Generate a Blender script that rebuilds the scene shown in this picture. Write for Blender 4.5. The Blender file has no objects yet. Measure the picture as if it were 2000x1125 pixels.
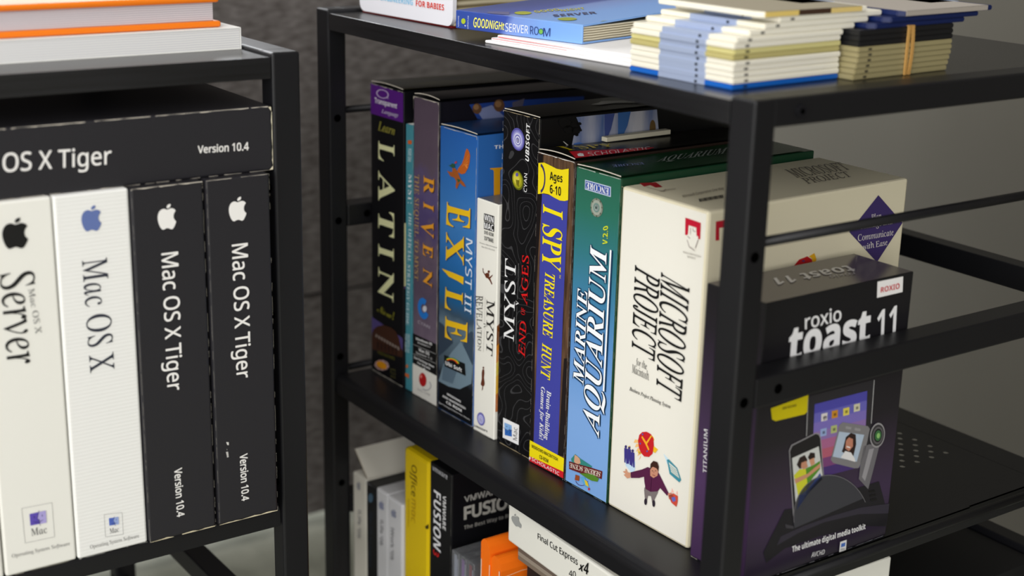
import bpy, bmesh, math, random
from mathutils import Vector, Matrix
random.seed(11)
scene = bpy.context.scene
COL = scene.collection
G = 0.68                                   # height of the rack tops above the floor; heights below are given from the rack top

# ------------------------------------------------------------------ camera
CAM_C = Vector((0.5682, -0.5593, 0.1281 + G))
RT = Vector((0.56993559, 0.82136586, 0.02305518))
DN = Vector((0.25038008, -0.14687493, -0.95694178))
FW = Vector((-0.78261308, 0.55116774, -0.2893629))
FPX = 2835.987
cam = bpy.data.cameras.new('camera')
cam.sensor_width = 36.0
cam.lens = 36.0 * FPX / 2000.0
cam.clip_start = 0.02
cam.dof.use_dof = True
cam.dof.focus_distance = 1.035
cam.dof.aperture_fstop = 4.6
camo = bpy.data.objects.new('camera', cam)
COL.objects.link(camo)
up, bk = -DN, -FW
camo.matrix_world = Matrix(((RT.x, up.x, bk.x, CAM_C.x), (RT.y, up.y, bk.y, CAM_C.y), (RT.z, up.z, bk.z, CAM_C.z), (0, 0, 0, 1)))
scene.camera = camo

# ------------------------------------------------------------------ light and exposure
scene.view_settings.view_transform = 'Standard'
scene.view_settings.look = 'None'
scene.view_settings.gamma = 1.0
scene.view_settings.use_curve_mapping = False
scene.view_settings.exposure = 0.0
world = bpy.data.worlds.new('room_ambient')
world.use_nodes = True
world.node_tree.nodes['Background'].inputs[0].default_value = (1.0, 0.95, 0.87, 1)
world.node_tree.nodes['Background'].inputs[1].default_value = 0.36
scene.world = world
def area(name, loc, target, sx, sy, power, col):
    l = bpy.data.lights.new(name, 'AREA'); l.shape = 'RECTANGLE'; l.size = sx; l.size_y = sy; l.energy = power; l.color = col
    o = bpy.data.objects.new(name, l); COL.objects.link(o); o.location = loc
    o.rotation_euler = (Vector(target) - Vector(loc)).to_track_quat('-Z', 'Y').to_euler()
    return o
area('window_light', (1.45, -2.1, G + 0.60), (-0.3, 0.0, G - 0.2), 3.0, 1.6, 80, (1.0, 0.99, 0.99))
area('overhead_fill_light', (0.0, -0.85, G + 1.5), (-0.3, -0.05, G - 0.3), 1.2, 1.0, 14, (1.0, 0.99, 0.98))  # fill added overhead to brighten the leftmost and lower-left boxes; no such fixture seen
area('far_window_light', (-2.7, 0.10, G + 0.45), (0.0, 0.2, G + 0.1), 2.2, 1.9, 150, (0.95, 0.97, 1.0))

# ------------------------------------------------------------------ materials
def lin(c):
    c = c / 255.0
    return c / 12.92 if c <= 0.04045 else ((c + 0.055) / 1.055) ** 2.4
def rgb(c): return (lin(c[0]), lin(c[1]), lin(c[2]), 1)
_m = {}
def mat(c, rough=0.5, metal=0.0, spec=0.4, name=None):
    key = (tuple(round(v) for v in c), rough, metal, spec, name)
    if key in _m: return _m[key]
    m = bpy.data.materials.new(name or 'print_%d_%d_%d' % key[0]); m.use_nodes = True
    b = m.node_tree.nodes['Principled BSDF']
    b.inputs['Base Color'].default_value = rgb(c); b.inputs['Roughness'].default_value = rough
    b.inputs['Metallic'].default_value = metal; b.inputs['Specular IOR Level'].default_value = spec
    _m[key] = m
    return m
def nodes(name, rough=0.5, spec=0.4):
    m = bpy.data.materials.new(name); m.use_nodes = True
    b = m.node_tree.nodes['Principled BSDF']; b.inputs['Roughness'].default_value = rough; b.inputs['Specular IOR Level'].default_value = spec
    return m, m.node_tree.nodes, m.node_tree.links, b
def noisy(name, c1, c2, scale=(1, 1, 1), nscale=20, rough=0.6, spec=0.3, bump=0.0, detail=4):
    m, N, L, b = nodes(name, rough, spec)
    tc = N.new('ShaderNodeTexCoord'); mp = N.new('ShaderNodeMapping'); mp.inputs['Scale'].default_value = scale
    L.new(tc.outputs['Object'], mp.inputs[0])
    n = N.new('ShaderNodeTexNoise'); n.inputs['Scale'].default_value = nscale; n.inputs['Detail'].default_value = detail
    L.new(mp.outputs[0], n.inputs['Vector'])
    r = N.new('ShaderNodeValToRGB'); r.color_ramp.elements[0].position = 0.32; r.color_ramp.elements[1].position = 0.68
    r.color_ramp.elements[0].color = rgb(c1); r.color_ramp.elements[1].color = rgb(c2)
    L.new(n.outputs['Fac'], r.inputs[0]); L.new(r.outputs[0], b.inputs['Base Color'])
    if bump:
        bp = N.new('ShaderNodeBump'); bp.inputs['Strength'].default_value = bump; bp.inputs['Distance'].default_value = 0.001
        L.new(n.outputs['Fac'], bp.inputs['Height']); L.new(bp.outputs[0], b.inputs['Normal'])
    return m
def art_ramp(name, h, stops, mottle=0.0, rough=0.35):
    """printed artwork whose colours change up the box front (a sky over ground, a sea)"""
    m, N, L, b = nodes(name, rough, 0.4)
    tc = N.new('ShaderNodeTexCoord'); sp = N.new('ShaderNodeSeparateXYZ'); L.new(tc.outputs['Object'], sp.inputs[0])
    d = N.new('ShaderNodeMath'); d.operation = 'DIVIDE'; d.inputs[1].default_value = h; L.new(sp.outputs['Z'], d.inputs[0])
    src = d.outputs[0]
    if mottle:
        n = N.new('ShaderNodeTexNoise'); n.inputs['Scale'].default_value = 60; n.inputs['Detail'].default_value = 6
        L.new(tc.outputs['Object'], n.inputs['Vector'])
        a = N.new('ShaderNodeMath'); a.operation = 'MULTIPLY_ADD'; a.inputs[1].default_value = mottle; L.new(n.outputs['Fac'], a.inputs[0])
        s = N.new('ShaderNodeMath'); s.operation = 'SUBTRACT'; s.inputs[1].default_value = mottle * 0.5; L.new(src, s.inputs[0])
        L.new(s.outputs[0], a.inputs[2]); src = a.outputs[0]
    r = N.new('ShaderNodeValToRGB'); L.new(src, r.inputs[0])
    e = r.color_ramp.elements
    e[0].position, e[0].color = stops[0][0], rgb(stops[0][1]); e[1].position, e[1].color = stops[-1][0], rgb(stops[-1][1])
    for p, c in stops[1:-1]:
        k = e.new(p); k.color = rgb(c)
    L.new(r.outputs[0], b.inputs['Base Color'])
    return m
def contour_print(name):
    m, N, L, b = nodes(name, 0.35, 0.4)
    tc = N.new('ShaderNodeTexCoord'); n = N.new('ShaderNodeTexNoise'); n.inputs['Scale'].default_value = 24; n.inputs['Detail'].default_value = 1.0
    L.new(tc.outputs['Object'], n.inputs['Vector'])
    a = N.new('ShaderNodeMath'); a.operation = 'MULTIPLY'; a.inputs[1].default_value = 19; L.new(n.outputs['Fac'], a.inputs[0])
    f = N.new('ShaderNodeMath'); f.operation = 'FRACT'; L.new(a.outputs[0], f.inputs[0])
    c = N.new('ShaderNodeMath'); c.operation = 'COMPARE'; c.inputs[1].default_value = 0.5; c.inputs[2].default_value = 0.05; L.new(f.outputs[0], c.inputs[0])
    mx = N.new('ShaderNodeMix'); mx.data_type = 'RGBA'; mx.inputs[6].default_value = rgb((15, 15, 17)); mx.inputs[7].default_value = rgb((58, 58, 60))
    L.new(c.outputs[0], mx.inputs[0]); L.new(mx.outputs[2], b.inputs['Base Color'])
    return m
def ribbed(name, c):
    m, N, L, b = nodes(name, 0.5, 0.3)
    b.inputs['Base Color'].default_value = rgb(c)
    tc = N.new('ShaderNodeTexCoord'); w = N.new('ShaderNodeTexWave'); w.bands_direction = 'Z'; w.inputs['Scale'].default_value = 130
    L.new(tc.outputs['Object'], w.inputs['Vector'])
    bp = N.new('ShaderNodeBump'); bp.inputs['Strength'].default_value = 0.12; bp.inputs['Distance'].default_value = 0.0006
    L.new(w.outputs['Fac'], bp.inputs['Height']); L.new(bp.outputs[0], b.inputs['Normal'])
    return m
def layered(name, c1, c2, scale=260, axis='Z'):
    m, N, L, b = nodes(name, 0.8, 0.15)
    tc = N.new('ShaderNodeTexCoord'); w = N.new('ShaderNodeTexWave'); w.bands_direction = axis
    w.inputs['Scale'].default_value = scale; w.inputs['Distortion'].default_value = 1.5; w.inputs['Detail Scale'].default_value = 0.3
    L.new(tc.outputs['Object'], w.inputs['Vector'])
    r = N.new('ShaderNodeValToRGB'); r.color_ramp.elements[0].color = rgb(c1); r.color_ramp.elements[1].color = rgb(c2)
    L.new(w.outputs['Fac'], r.inputs[0]); L.new(r.outputs[0], b.inputs['Base Color'])
    return m
STEEL = mat((18, 18, 21), 0.4, 0.0, 0.38, 'black_powder_coated_steel')
HOLE = mat((2, 2, 2), 0.9, 0.0, 0.0, 'dark_hole')
BOARD = noisy('black_woodgrain_laminate', (11, 11, 13), (21, 21, 24), (2, 60, 60), 6, 0.27, 0.7, 0.04)
BOARDF = BOARD
WEAR = mat((212, 204, 190), 0.8, 0, 0.1, 'bare_cardboard_edge')
KRAFT = mat((150, 128, 92), 0.8, 0, 0.1, 'raw_cardboard')
PAPER = mat((232, 232, 228), 0.75, 0, 0.1, 'white_paper')

# ------------------------------------------------------------------ object helpers
def tag(o, label=None, cat=None, group=None, kind=None):
    if label: o['label'] = label
    if cat: o['category'] = cat
    if group: o['group'] = group
    if kind: o['kind'] = kind
    return o
def thing(name, label, cat, loc=(0, 0, 0), rz=0.0, group=None, rot=None):
    o = bpy.data.objects.new(name, None); o.empty_display_size = 0.02; COL.objects.link(o)
    o.location = loc; o.rotation_euler = rot or (0, 0, rz)
    return tag(o, label, cat, group)
def mesh_obj(name, me, parent=None):
    o = bpy.data.objects.new(name, me); COL.objects.link(o)
    if parent: o.parent = parent
    return o
class MB:
    """collects shapes and links them as one mesh object"""
    def __init__(s): s.bm = bmesh.new(); s.mats = []
    def mi(s, m):
        if m not in s.mats: s.mats.append(m)
        return s.mats.index(m)
    def box(s, x0, x1, y0, y1, z0, z1, m, bev=0.0, seg=2, mats=None):
        b = bmesh.new()
        v = [b.verts.new(p) for p in ((x0, y0, z0), (x1, y0, z0), (x1, y1, z0), (x0, y1, z0), (x0, y0, z1), (x1, y0, z1), (x1, y1, z1), (x0, y1, z1))]
        fs = {}
        for k, q in (('B', (3, 2, 1, 0)), ('T', (4, 5, 6, 7)), ('F', (0, 1, 5, 4)), ('R', (1, 2, 6, 5)), ('K', (2, 3, 7, 6)), ('L', (3, 0, 4, 7))):
            fs[k] = b.faces.new([v[i] for i in q])
            fs[k].material_index = s.mi((mats or {}).get(k, m))
        if bev: bmesh.ops.bevel(b, geom=list(b.edges), offset=bev, segments=seg, affect='EDGES', profile=0.5)
        s.join(b)
    def join(s, b):
        me = bpy.data.meshes.new('tmp'); b.to_mesh(me); b.free(); s.bm.from_mesh(me); bpy.data.meshes.remove(me)
    def cyl(s, p0, p1, r, m, n=14):
        p0, p1 = Vector(p0), Vector(p1); d = p1 - p0
        b = bmesh.new(); bmesh.ops.create_cone(b, cap_ends=True, segments=n, radius1=r, radius2=r, depth=d.length)
        b.transform(Matrix.Translation((p0 + p1) / 2) @ d.to_track_quat('Z', 'Y').to_matrix().to_4x4())
        k = s.mi(m)
        for f in b.faces: f.material_index = k
        s.join(b)
    def prism(s, prof, x0, x1, m, axis='x'):
        k = s.mi(m)
        P = (lambda a, t: (t, a[0], a[1])) if axis == 'x' else ((lambda a, t: (a[0], t, a[1])) if axis == 'y' else (lambda a, t: (a[0], a[1], t)))
        A = [s.bm.verts.new(P(a, x0)) for a in prof]; B = [s.bm.verts.new(P(a, x1)) for a in prof]
        n = len(prof)
        fs = [s.bm.faces.new(A[::-1]), s.bm.faces.new(B)]
        for i in range(n): fs.append(s.bm.faces.new((A[i], A[(i + 1) % n], B[(i + 1) % n], B[i])))
        for f in fs: f.material_index = k
    def poly(s, pts, m):
        try: f = s.bm.faces.new([s.bm.verts.new(p) for p in pts])
        except ValueError: return
        f.material_index = s.mi(m)
    def build(s, name, parent=None, smooth=False, recalc=True):
        if recalc: bmesh.ops.recalc_face_normals(s.bm, faces=list(s.bm.faces))
        me = bpy.data.meshes.new(name); s.bm.to_mesh(me); s.bm.free()
        for m in s.mats: me.materials.append(m)
        if smooth:
            for p in me.polygons: p.use_smooth = True
        return mesh_obj(name, me, parent)
def copy_tree(o, parent=None):
    c = o.copy(); COL.objects.link(c)
    if parent: c.parent = parent
    for ch in list(o.children): copy_tree(ch, c)
    return c

# lettering: outlines of the standard text object in upright, serif, italic and script alphabets
_ALPH = {'b': (0x1D400, 0x1D41A, 0x1D7CE), 'i': (0x1D434, 0x1D44E, None), 'bi': (0x1D468, 0x1D482, 0x1D7CE), 's': (0x1D5A0, 0x1D5BA, 0x1D7E2),
         'sb': (0x1D5D4, 0x1D5EE, 0x1D7EC), 'si': (0x1D608, 0x1D622, 0x1D7E2), 'sbi': (0x1D63C, 0x1D656, 0x1D7EC), 'sc': (0x1D4D0, 0x1D4EA, 0x1D7CE)}
def styled(t, st):
    if st not in _ALPH: return t
    U, l, d = _ALPH[st]; o = ''
    for c in t:
        if c == 'h' and st == 'i': o += '\u210e'
        elif 'A' <= c <= 'Z': o += chr(U + ord(c) - 65)
        elif 'a' <= c <= 'z': o += chr(l + ord(c) - 97)
        elif c.isdigit() and d: o += chr(d + int(c))
        else: o += c
    return o
_tc = {}
_want = {}
def want(t, st, off=0.0):
    _want.setdefault((st, off), {})[t] = 1; _want.setdefault((st, 0.0), {})['H'] = 1
def set_type():
    """outlines every line of lettering, one text object per alphabet and weight"""
    import os
    try: vf = bpy.data.fonts.load(os.path.join(bpy.utils.system_resource('DATAFILES'), 'fonts', 'NotoSansMath-Regular.woff2'))   # the alphabet Blender itself falls back to
    except Exception: vf = None
    for (st, off), lines in _want.items():
        lines = list(lines)
        cu = bpy.data.curves.new('lettering_outline', 'FONT'); cu.body = '\n'.join(styled(t, st) for t in lines); cu.offset = off; cu.resolution_u = 3; cu.space_line = 4.0
        if vf: cu.font = vf
        o = bpy.data.objects.new('lettering_outline', cu); COL.objects.link(o)
        bpy.context.view_layer.update()
        ev = o.evaluated_get(bpy.context.evaluated_depsgraph_get()); me = ev.to_mesh()
        got = [({}, [], []) for _ in lines]
        for p in me.polygons:
            k = min(max(int(round(-p.center.y / 4.0 + 0.08)), 0), len(lines) - 1); ix, vs, fs = got[k]; f = []
            for i in p.vertices:
                if i not in ix:
                    v = me.vertices[i].co; ix[i] = len(vs); vs.append((v.x, v.y + 4.0 * k))
                f.append(ix[i])
            fs.append(tuple(f))
        for t, g in zip(lines, got): _tc[(t, st, off)] = (g[1], g[2])
        ev.to_mesh_clear(); bpy.data.objects.remove(o); bpy.data.curves.remove(cu)
def glyphs(t, st, off=0.0): return _tc[(t, st, off)]
def cap_height(st):
    vs, _ = glyphs('H', st)
    return max(v[1] for v in vs)

def at(px, py, x=None, y=None, z=None):
    d = RT * ((px - 1000) / FPX) + DN * ((py - 562.5) / FPX) + FW
    if x is not None: t = (x - CAM_C.x) / d.x
    elif y is not None: t = (y - CAM_C.y) / d.y
    else: t = (z - CAM_C.z) / d.z
    return CAM_C + d * t

class Carton:
    """a cardboard box: Empty at its front left bottom corner, x along its front, y into its depth"""
    def __init__(s, name, label, cat, loc, rz, w, d, h, front, side=None, top=None, group=None, rot=None, bev=0.0008, part='carton'):
        s.w, s.d, s.h = w, d, h
        s.root = thing(name, label, cat, loc, rz, group, rot)
        s.M = Matrix.Translation(loc) @ s.root.rotation_euler.to_matrix().to_4x4(); s.I = s.M.inverted()
        s.arch = 0.0
        side = side or front; top = top or side
        if part:
            mb = MB(); mb.box(0, w, 0, d, 0, h, side, bev, 2, {'F': front, 'T': top, 'R': side})
            s.body = mb.build(part, s.root)
    def flap(s, m, arch=0.002, depth=None, over=0.0, rim=None):
        """the tucked top flap, bowed up a little at its front edge"""
        s.arch = arch; mb = MB(); n = 10; D = depth or s.d * 0.95
        g = lambda i, j, t: (s.w * (0.02 + 0.96 * i / n), 0.0003 - over + D * j, s.h + 0.0003 + t + s.flap_z(i / n, j))
        for t, k in ((0.0007, m), (0.0, m)):
            for j in range(4):
                for i in range(n): mb.poly([g(i, j / 4, t), g(i + 1, j / 4, t), g(i + 1, (j + 1) / 4, t), g(i, (j + 1) / 4, t)], k)
        for i in range(n): mb.poly([g(i, 0, 0), g(i + 1, 0, 0), g(i + 1, 0, 0.0007), g(i, 0, 0.0007)], rim or WEAR)
        bmesh.ops.remove_doubles(mb.bm, verts=list(mb.bm.verts), dist=1e-6)
        return mb.build('top_flap', s.root)
    def flap_z(s, u, v):
        u = min(max(u, 0), 1); v = min(max(v, 0), 1)
        return s.arch * math.sin(math.pi * (0.15 + 0.7 * u)) * (1 - v) ** 2
    def wear(s, seed, edges='lrtb', amt=1.0, col=None, face='F'):
        rnd = random.Random(seed); a = Art(s, face, 'worn_edge'); c = col or (205, 198, 184)
        W = s.w if face == 'F' else s.d
        for e in edges:
            Ln = s.h if e in 'lr' else W; p = 0.0; t0 = 0.0002; base = (0.00042 if e in 'tb' else 0.00026) * amt
            while p < Ln:
                q = min(p + rnd.uniform(0.0012, 0.006), Ln); t1 = max(0.00006, base * rnd.choice((0.25, 0.6, 0.8, 1, 1, 1.5)))
                if rnd.random() < min(0.97, 0.45 + 0.45 * amt):
                    f = {'b': lambda x, y: (x, y), 't': lambda x, y: (x, s.h - y), 'l': lambda x, y: (y, x), 'r': lambda x, y: (W - y, x)}[e]
                    a.UV([f(*k) for k in ((p, 0.0), (q, 0.0), (q, 0.0003 + t1), (p, 0.0003 + t0))], c, 3)
                t0 = t1; p = q
            if rnd.random() < .7:
                r_ = rnd.uniform(.0008, .0018) * amt
                for cx, cy in ((0, 0), (W, 0), (0, s.h), (W, s.h)):
                    if rnd.random() < .5: a.UV([(cx, cy), (cx + (r_ if cx == 0 else -r_), cy), (cx, cy + (r_ if cy == 0 else -r_ * 1.4))], c, 3)
        a.build()
FACE = {'F': (lambda c: Vector((0, 0, 0)), Vector((1, 0, 0)), Vector((0, 0, 1)), Vector((0, -1, 0))),
        'R': (lambda c: Vector((c.w, 0, 0)), Vector((0, 1, 0)), Vector((0, 0, 1)), Vector((1, 0, 0))),
        'T': (lambda c: Vector((0, 0, c.h)), Vector((1, 0, 0)), Vector((0, 1, 0)), Vector((0, 0, 1)))}
PENDING = []
class Art:
    """printing on one face of a carton; coordinates are read off the photograph and laid on the real face"""
    def __init__(s, box, face, name, rough=0.4):
        s.c, s.name, s.rough, s.face = box, name, rough, face
        o, s.u, s.v, s.n = FACE[face]; s.o = o(box); s.mb = MB(); s.todo = []
    def uv(s, px, py):
        d = RT * ((px - 1000) / FPX) + DN * ((py - 562.5) / FPX) + FW
        C = s.c.I @ CAM_C; d = s.c.I.to_3x3() @ d
        t = (s.o - C).dot(s.n) / d.dot(s.n); p = C + d * t - s.o
        return p.dot(s.u), p.dot(s.v)
    def p3(s, uv, lvl):
        z = 0.00022 + 0.00011 * lvl
        if s.face == 'T' and s.c.arch: z += 0.0011 + s.c.flap_z(uv[0] / s.c.w, uv[1] / (s.c.d * 0.95))
        return s.o + s.u * uv[0] + s.v * uv[1] + s.n * z
    def m(s, col): return col if not isinstance(col, tuple) else mat(col, s.rough)
    def clip(s, uv):
        U, V = (s.c.w, s.c.h) if s.face == 'F' else ((s.c.d, s.c.h) if s.face == 'R' else (s.c.w, s.c.d))
        return (min(max(uv[0], 0.0003), U - 0.0003), min(max(uv[1], 0.0003), V - 0.0003))
    def UV(s, pts, col, lvl=0): s.mb.poly([s.p3(s.clip(p), lvl) for p in pts], s.m(col)); return s
    def P(s, px, col, lvl=0): return s.UV([s.uv(*p) for p in px], col, lvl)
    def L(s, px, wid, col, lvl=1):
        """a printed line of the given width in metres"""
        pts = [Vector(s.uv(*p)) for p in px]
        for a, b in zip(pts, pts[1:]):
            d = b - a
            if d.length < 1e-6: continue
            k = Vector((-d.y, d.x)).normalized() * wid / 2
            s.UV([tuple(a + k), tuple(b + k), tuple(b - k), tuple(a - k)], col, lvl)
        return s
    def E(s, cx, cy, rx, ry, col, lvl=1, rot=0.0, a0=0, a1=360, n=28, hole=0.0):
        """an ellipse in the photograph; with hole, a ring or an arc of one"""
        r = math.radians(rot)
        def pt(t, k):
            x, y = rx * k * math.cos(t), ry * k * math.sin(t)
            return (cx + x * math.cos(r) - y * math.sin(r), cy + x * math.sin(r) + y * math.cos(r))
        T = [math.radians(a0 + (a1 - a0) * i / n) for i in range(n + 1)]
        if hole:
            for t, q in zip(T, T[1:]): s.P([pt(t, 1), pt(q, 1), pt(q, hole), pt(t, hole)], col, lvl)
        else: s.P([pt(t, 1) for t in T[:-1]], col, lvl)
        return s
    def T(s, t, q, col, st='s', lvl=2, off=0.0, shear=0.0, fit='cap'):
        """lettering whose capitals fill the quad (start top, end top, end bottom, start bottom)"""
        want(t, st, off); s.todo.append((t, q, col, st, lvl, off, shear, fit)); return s
    def letter(s, t, q, col, st, lvl, off, shear, fit):
        vs, fs = glyphs(t, st, off)
        if not vs: return s
        ch = cap_height(st)
        vs = [(x + shear * y, y) for x, y in vs]
        x0, x1 = min(v[0] for v in vs), max(v[0] for v in vs)
        y0, y1 = (0, ch) if fit == 'cap' else (min(v[1] for v in vs), max(v[1] for v in vs))
        A, B, C_, D = [Vector(s.uv(*p)) for p in q]
        k = s.mb.mi(s.m(col)); V = []
        for x, y in vs:
            a, b = (x - x0) / (x1 - x0), (y - y0) / (y1 - y0)
            p = (D * (1 - a) + C_ * a) * (1 - b) + (A * (1 - a) + B * a) * b
            V.append(s.mb.bm.verts.new(s.p3(s.clip(tuple(p)), lvl)))
        for f in fs:
            try: s.mb.bm.faces.new([V[i] for i in f]).material_index = k
            except ValueError: pass
        return s
    def TB(s, t, q, col, st='s', lvl=2, w=0.45):
        """a semibold cut: the same lettering set three times a hair apart"""
        for k, (dx, dy) in enumerate(((0, 0), (w, w * .6), (-w, -w * .6), (w * .6, -w), (-w * .6, w))): s.T(t, [(x + dx, y + dy) for x, y in q], col, st, lvl + .04 * k)
        return s
    def build(s, label=None): PENDING.append((s, label))
    def finish(s, label=None):
        for q in s.todo: s.letter(*q)
        bm = s.mb.bm; n = s.n
        bm.normal_update()
        bmesh.ops.reverse_faces(bm, faces=[f for f in bm.faces if f.normal.dot(n) < 0])
        o = s.mb.build(s.name, s.c.root, recalc=False)
        if label: o['label'] = label
        return o
def frame(x0, y0, k): return lambda *p: [(x0 + a / k, y0 + b / k) for a, b in p]
S1, S2, S3 = frame(680, 130, 3.75), frame(680, 400, 3.75), frame(680, 600, 3.75)
S4, S5, S6 = frame(920, 180, 3.75), frame(920, 450, 3.75), frame(920, 700, 3.75)
S7, S8, S9, S10 = frame(1160, 330, 3.04), frame(1160, 680, 2.5275), frame(1400, 230, 2.5), frame(1400, 675, 2.5)
S11, S12, ST = frame(600, 825, 3.2258), frame(680, 860, 4.245), frame(960, 170, 4.0)
Z1, Z2, Z3 = frame(0, 0, 3.2145), frame(0, 350, 3.2145), frame(0, 775, 3.2145)
def cen(F, x, y): return F((x, y))[0]
APPLE = [(.50, .22), (.44, .20), (.36, .175), (.27, .18), (.17, .215), (.085, .29), (.03, .39), (.01, .50), (.02, .62), (.065, .76), (.135, .89), (.21, .97), (.28, 1.0),
         (.36, .985), (.44, .955), (.52, .945), (.60, .96), (.68, .99), (.755, 1.0), (.83, .96), (.90, .87), (.955, .775), (.985, .70), (.92, .655), (.865, .585), (.845, .50), (.865, .405), (.92, .325), (.965, .285),
         (.90, .215), (.80, .18), (.71, .175), (.62, .20)]
LEAF = [(.50, .165), (.495, .10), (.53, .05), (.60, .012), (.70, 0), (.705, .06), (.67, .12), (.60, .155)]
def fruit_mark(a, q, col, lvl=2):
    A, B, C_, D = [Vector(p) for p in q]
    f = lambda x, y: tuple((A * (1 - x) + B * x) * (1 - y) + (D * (1 - x) + C_ * x) * y)
    a.P([f(*p) for p in APPLE], col, lvl); a.P([f(*p) for p in LEAF], col, lvl)
def face_mark(a, q, c1, c2, ink, lvl=1):
    """the two-tone square face with a profile line"""
    A, B, C_, D = [Vector(p) for p in q]
    f = lambda x, y: tuple((A * (1 - x) + B * x) * (1 - y) + (D * (1 - x) + C_ * x) * y)
    a.P([f(0, 0), f(1, 0), f(1, 1), f(0, 1)], c1, lvl)
    a.P([f(.56, 0), f(1, 0), f(1, 1), f(.6, 1), f(.56, .78), f(.54, .6), f(.44, .58), f(.46, .35)], c2, lvl + 1)
    for e in (.27, .76): a.P([f(e - .02, .25), f(e + .02, .25), f(e + .02, .42), f(e - .02, .42)], ink, lvl + 2)
    a.P([f(.2, .68), f(.35, .76), f(.5, .79), f(.65, .76), f(.8, .68), f(.8, .71), f(.65, .81), f(.5, .84), f(.35, .81), f(.2, .71)], ink, lvl + 2)
    a.P([f(.6, -.15), f(.57, -.15), f(.45, .4), f(.43, .6), f(.53, .6), f(.58, 1.15), f(.61, 1.15), f(.56, .57), f(.46, .57), f(.48, .4)], ink, lvl + 3)
def swirl(a, cx, cy, rx, ry, rot=0):
    for k, c in ((1, (88, 84, 160)), (.86, (126, 124, 196)), (.72, (160, 160, 216)), (.6, (206, 206, 236)), (.47, (112, 110, 186)), (.36, (226, 226, 240)), (.25, (120, 118, 190)), (.15, (240, 240, 246))):
        a.E(cx + rx * .12 * (1 - k), cy + ry * .1 * (1 - k), rx * k, ry * k, c, 1 + int((1 - k) * 8), rot)

# ------------------------------------------------------------------ setting
def plane_box(name, x0, x1, y0, y1, z0, z1, m):
    mb = MB(); mb.box(x0, x1, y0, y1, z0, z1, m); return tag(mb.build(name), kind='structure')
plane_box('floor', -3.0, 3.0, -3.5, 1.7, -0.05, 0.0, noisy('grey_green_carpet', (150, 152, 138), (182, 183, 168), (1, 1, 1), 14, 0.9, 0.1, 0.2, 6))
FABRIC = noisy('dark_woven_fabric', (84, 79, 76), (124, 119, 117), (1, 0.5, 1.6), 110, 0.95, 0.05, 0.3, 10)
plane_box('wall_left', -0.96, -0.9, -3.0, 0.6, 0.02, G - 0.381, FABRIC)
plane_box('wall_left_upper', -0.96, -0.9, -3.0, 0.6, G - 0.377, G + 0.2, FABRIC)
plane_box('trim_1', -0.957, -0.903, -3.0, 0.6, G - 0.381, G - 0.377, mat((20, 20, 20), 0.8))
plane_box('wall_back', -3.0, 3.0, 0.9, 0.96, 0.0, 2.4, noisy('grey_painted_wall', (82, 79, 71), (86, 83, 75), (1, 1, 1), 3, 0.8, 0.15))

# ------------------------------------------------------------------ the two racks
RW, RD = 0.5156, 0.38
def shelf_pan(z, holes):
    mb = MB(); x0, x1 = -RW + 0.0208, -0.0208; t = 0.0013
    def lip(y, s):
        o = [(y, z - 0.0165)] + [(y + s * (0.007 - 0.007 * math.cos(a)), z - 0.007 + 0.007 * math.sin(a)) for a in [i * math.pi / 16 for i in range(9)]]
        return o
    P = lip(0.003, 1); Q = lip(RD - 0.003, -1)
    for lx in (x0, x1 - t): mb.box(lx, lx + t, 0.006, RD - 0.006, z - 0.0165, z - 0.0001, STEEL)
    if not holes:
        out = P + Q[::-1]; inn = [(a + t, b) if i == 0 else (a + t * .7, b - t) for i, (a, b) in enumerate(P)] + [(a - t * .7, b - t) for a, b in Q[:0:-1]] + [(Q[0][0] - t, Q[0][1])]
        mb.prism(out + inn[::-1], x0, x1, STEEL)
        return mb
    y1 = 0.262; y2 = 0.345
    mb.prism(P + [(y1, z), (y1, z - t)] + [(a + t, b - t * (0 if i == 0 else 1)) for i, (a, b) in enumerate(P)][::-1], x0, x1, STEEL)
    mb.prism(Q + [(y2, z), (y2, z - t)] + [(a - t, b - t * (0 if i == 0 else 1)) for i, (a, b) in enumerate(Q)][::-1], x0, x1, STEEL)
    cu = bpy.data.curves.new('sheet_outline', 'CURVE'); cu.dimensions = '2D'; cu.fill_mode = 'BOTH'; cu.extrude = 0.0002
    def ring(pts):
        sp = cu.splines.new('POLY'); sp.points.add(len(pts) - 1); sp.use_cyclic_u = True
        for p, q in zip(sp.points, pts): p.co = (q[0], q[1], 0, 1)
    ring([(x0, y1), (x1, y1), (x1, y2), (x0, y2)])
    for m in range(13):
        for n in range(8):
            if (m + n) % 2 == 0:
                cx, cy = -0.0955 - m * 0.0077, 0.327 - n * 0.0084
                if cy > y1 + .004: ring([(cx + 0.0022 * math.cos(a), cy + 0.0022 * math.sin(a)) for a in [i * math.pi / 6 for i in range(12)]])
    o = bpy.data.objects.new('sheet_outline', cu); COL.objects.link(o); bpy.context.view_layer.update()
    ev = o.evaluated_get(bpy.context.evaluated_depsgraph_get()); me = bpy.data.meshes.new_from_object(ev)
    me.transform(Matrix.Translation((0, 0, z - 0.0003))); mb.mi(STEEL)
    k = len(mb.bm.faces); mb.bm.from_mesh(me)
    bpy.data.objects.remove(o); bpy.data.curves.remove(cu)
    return mb
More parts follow.
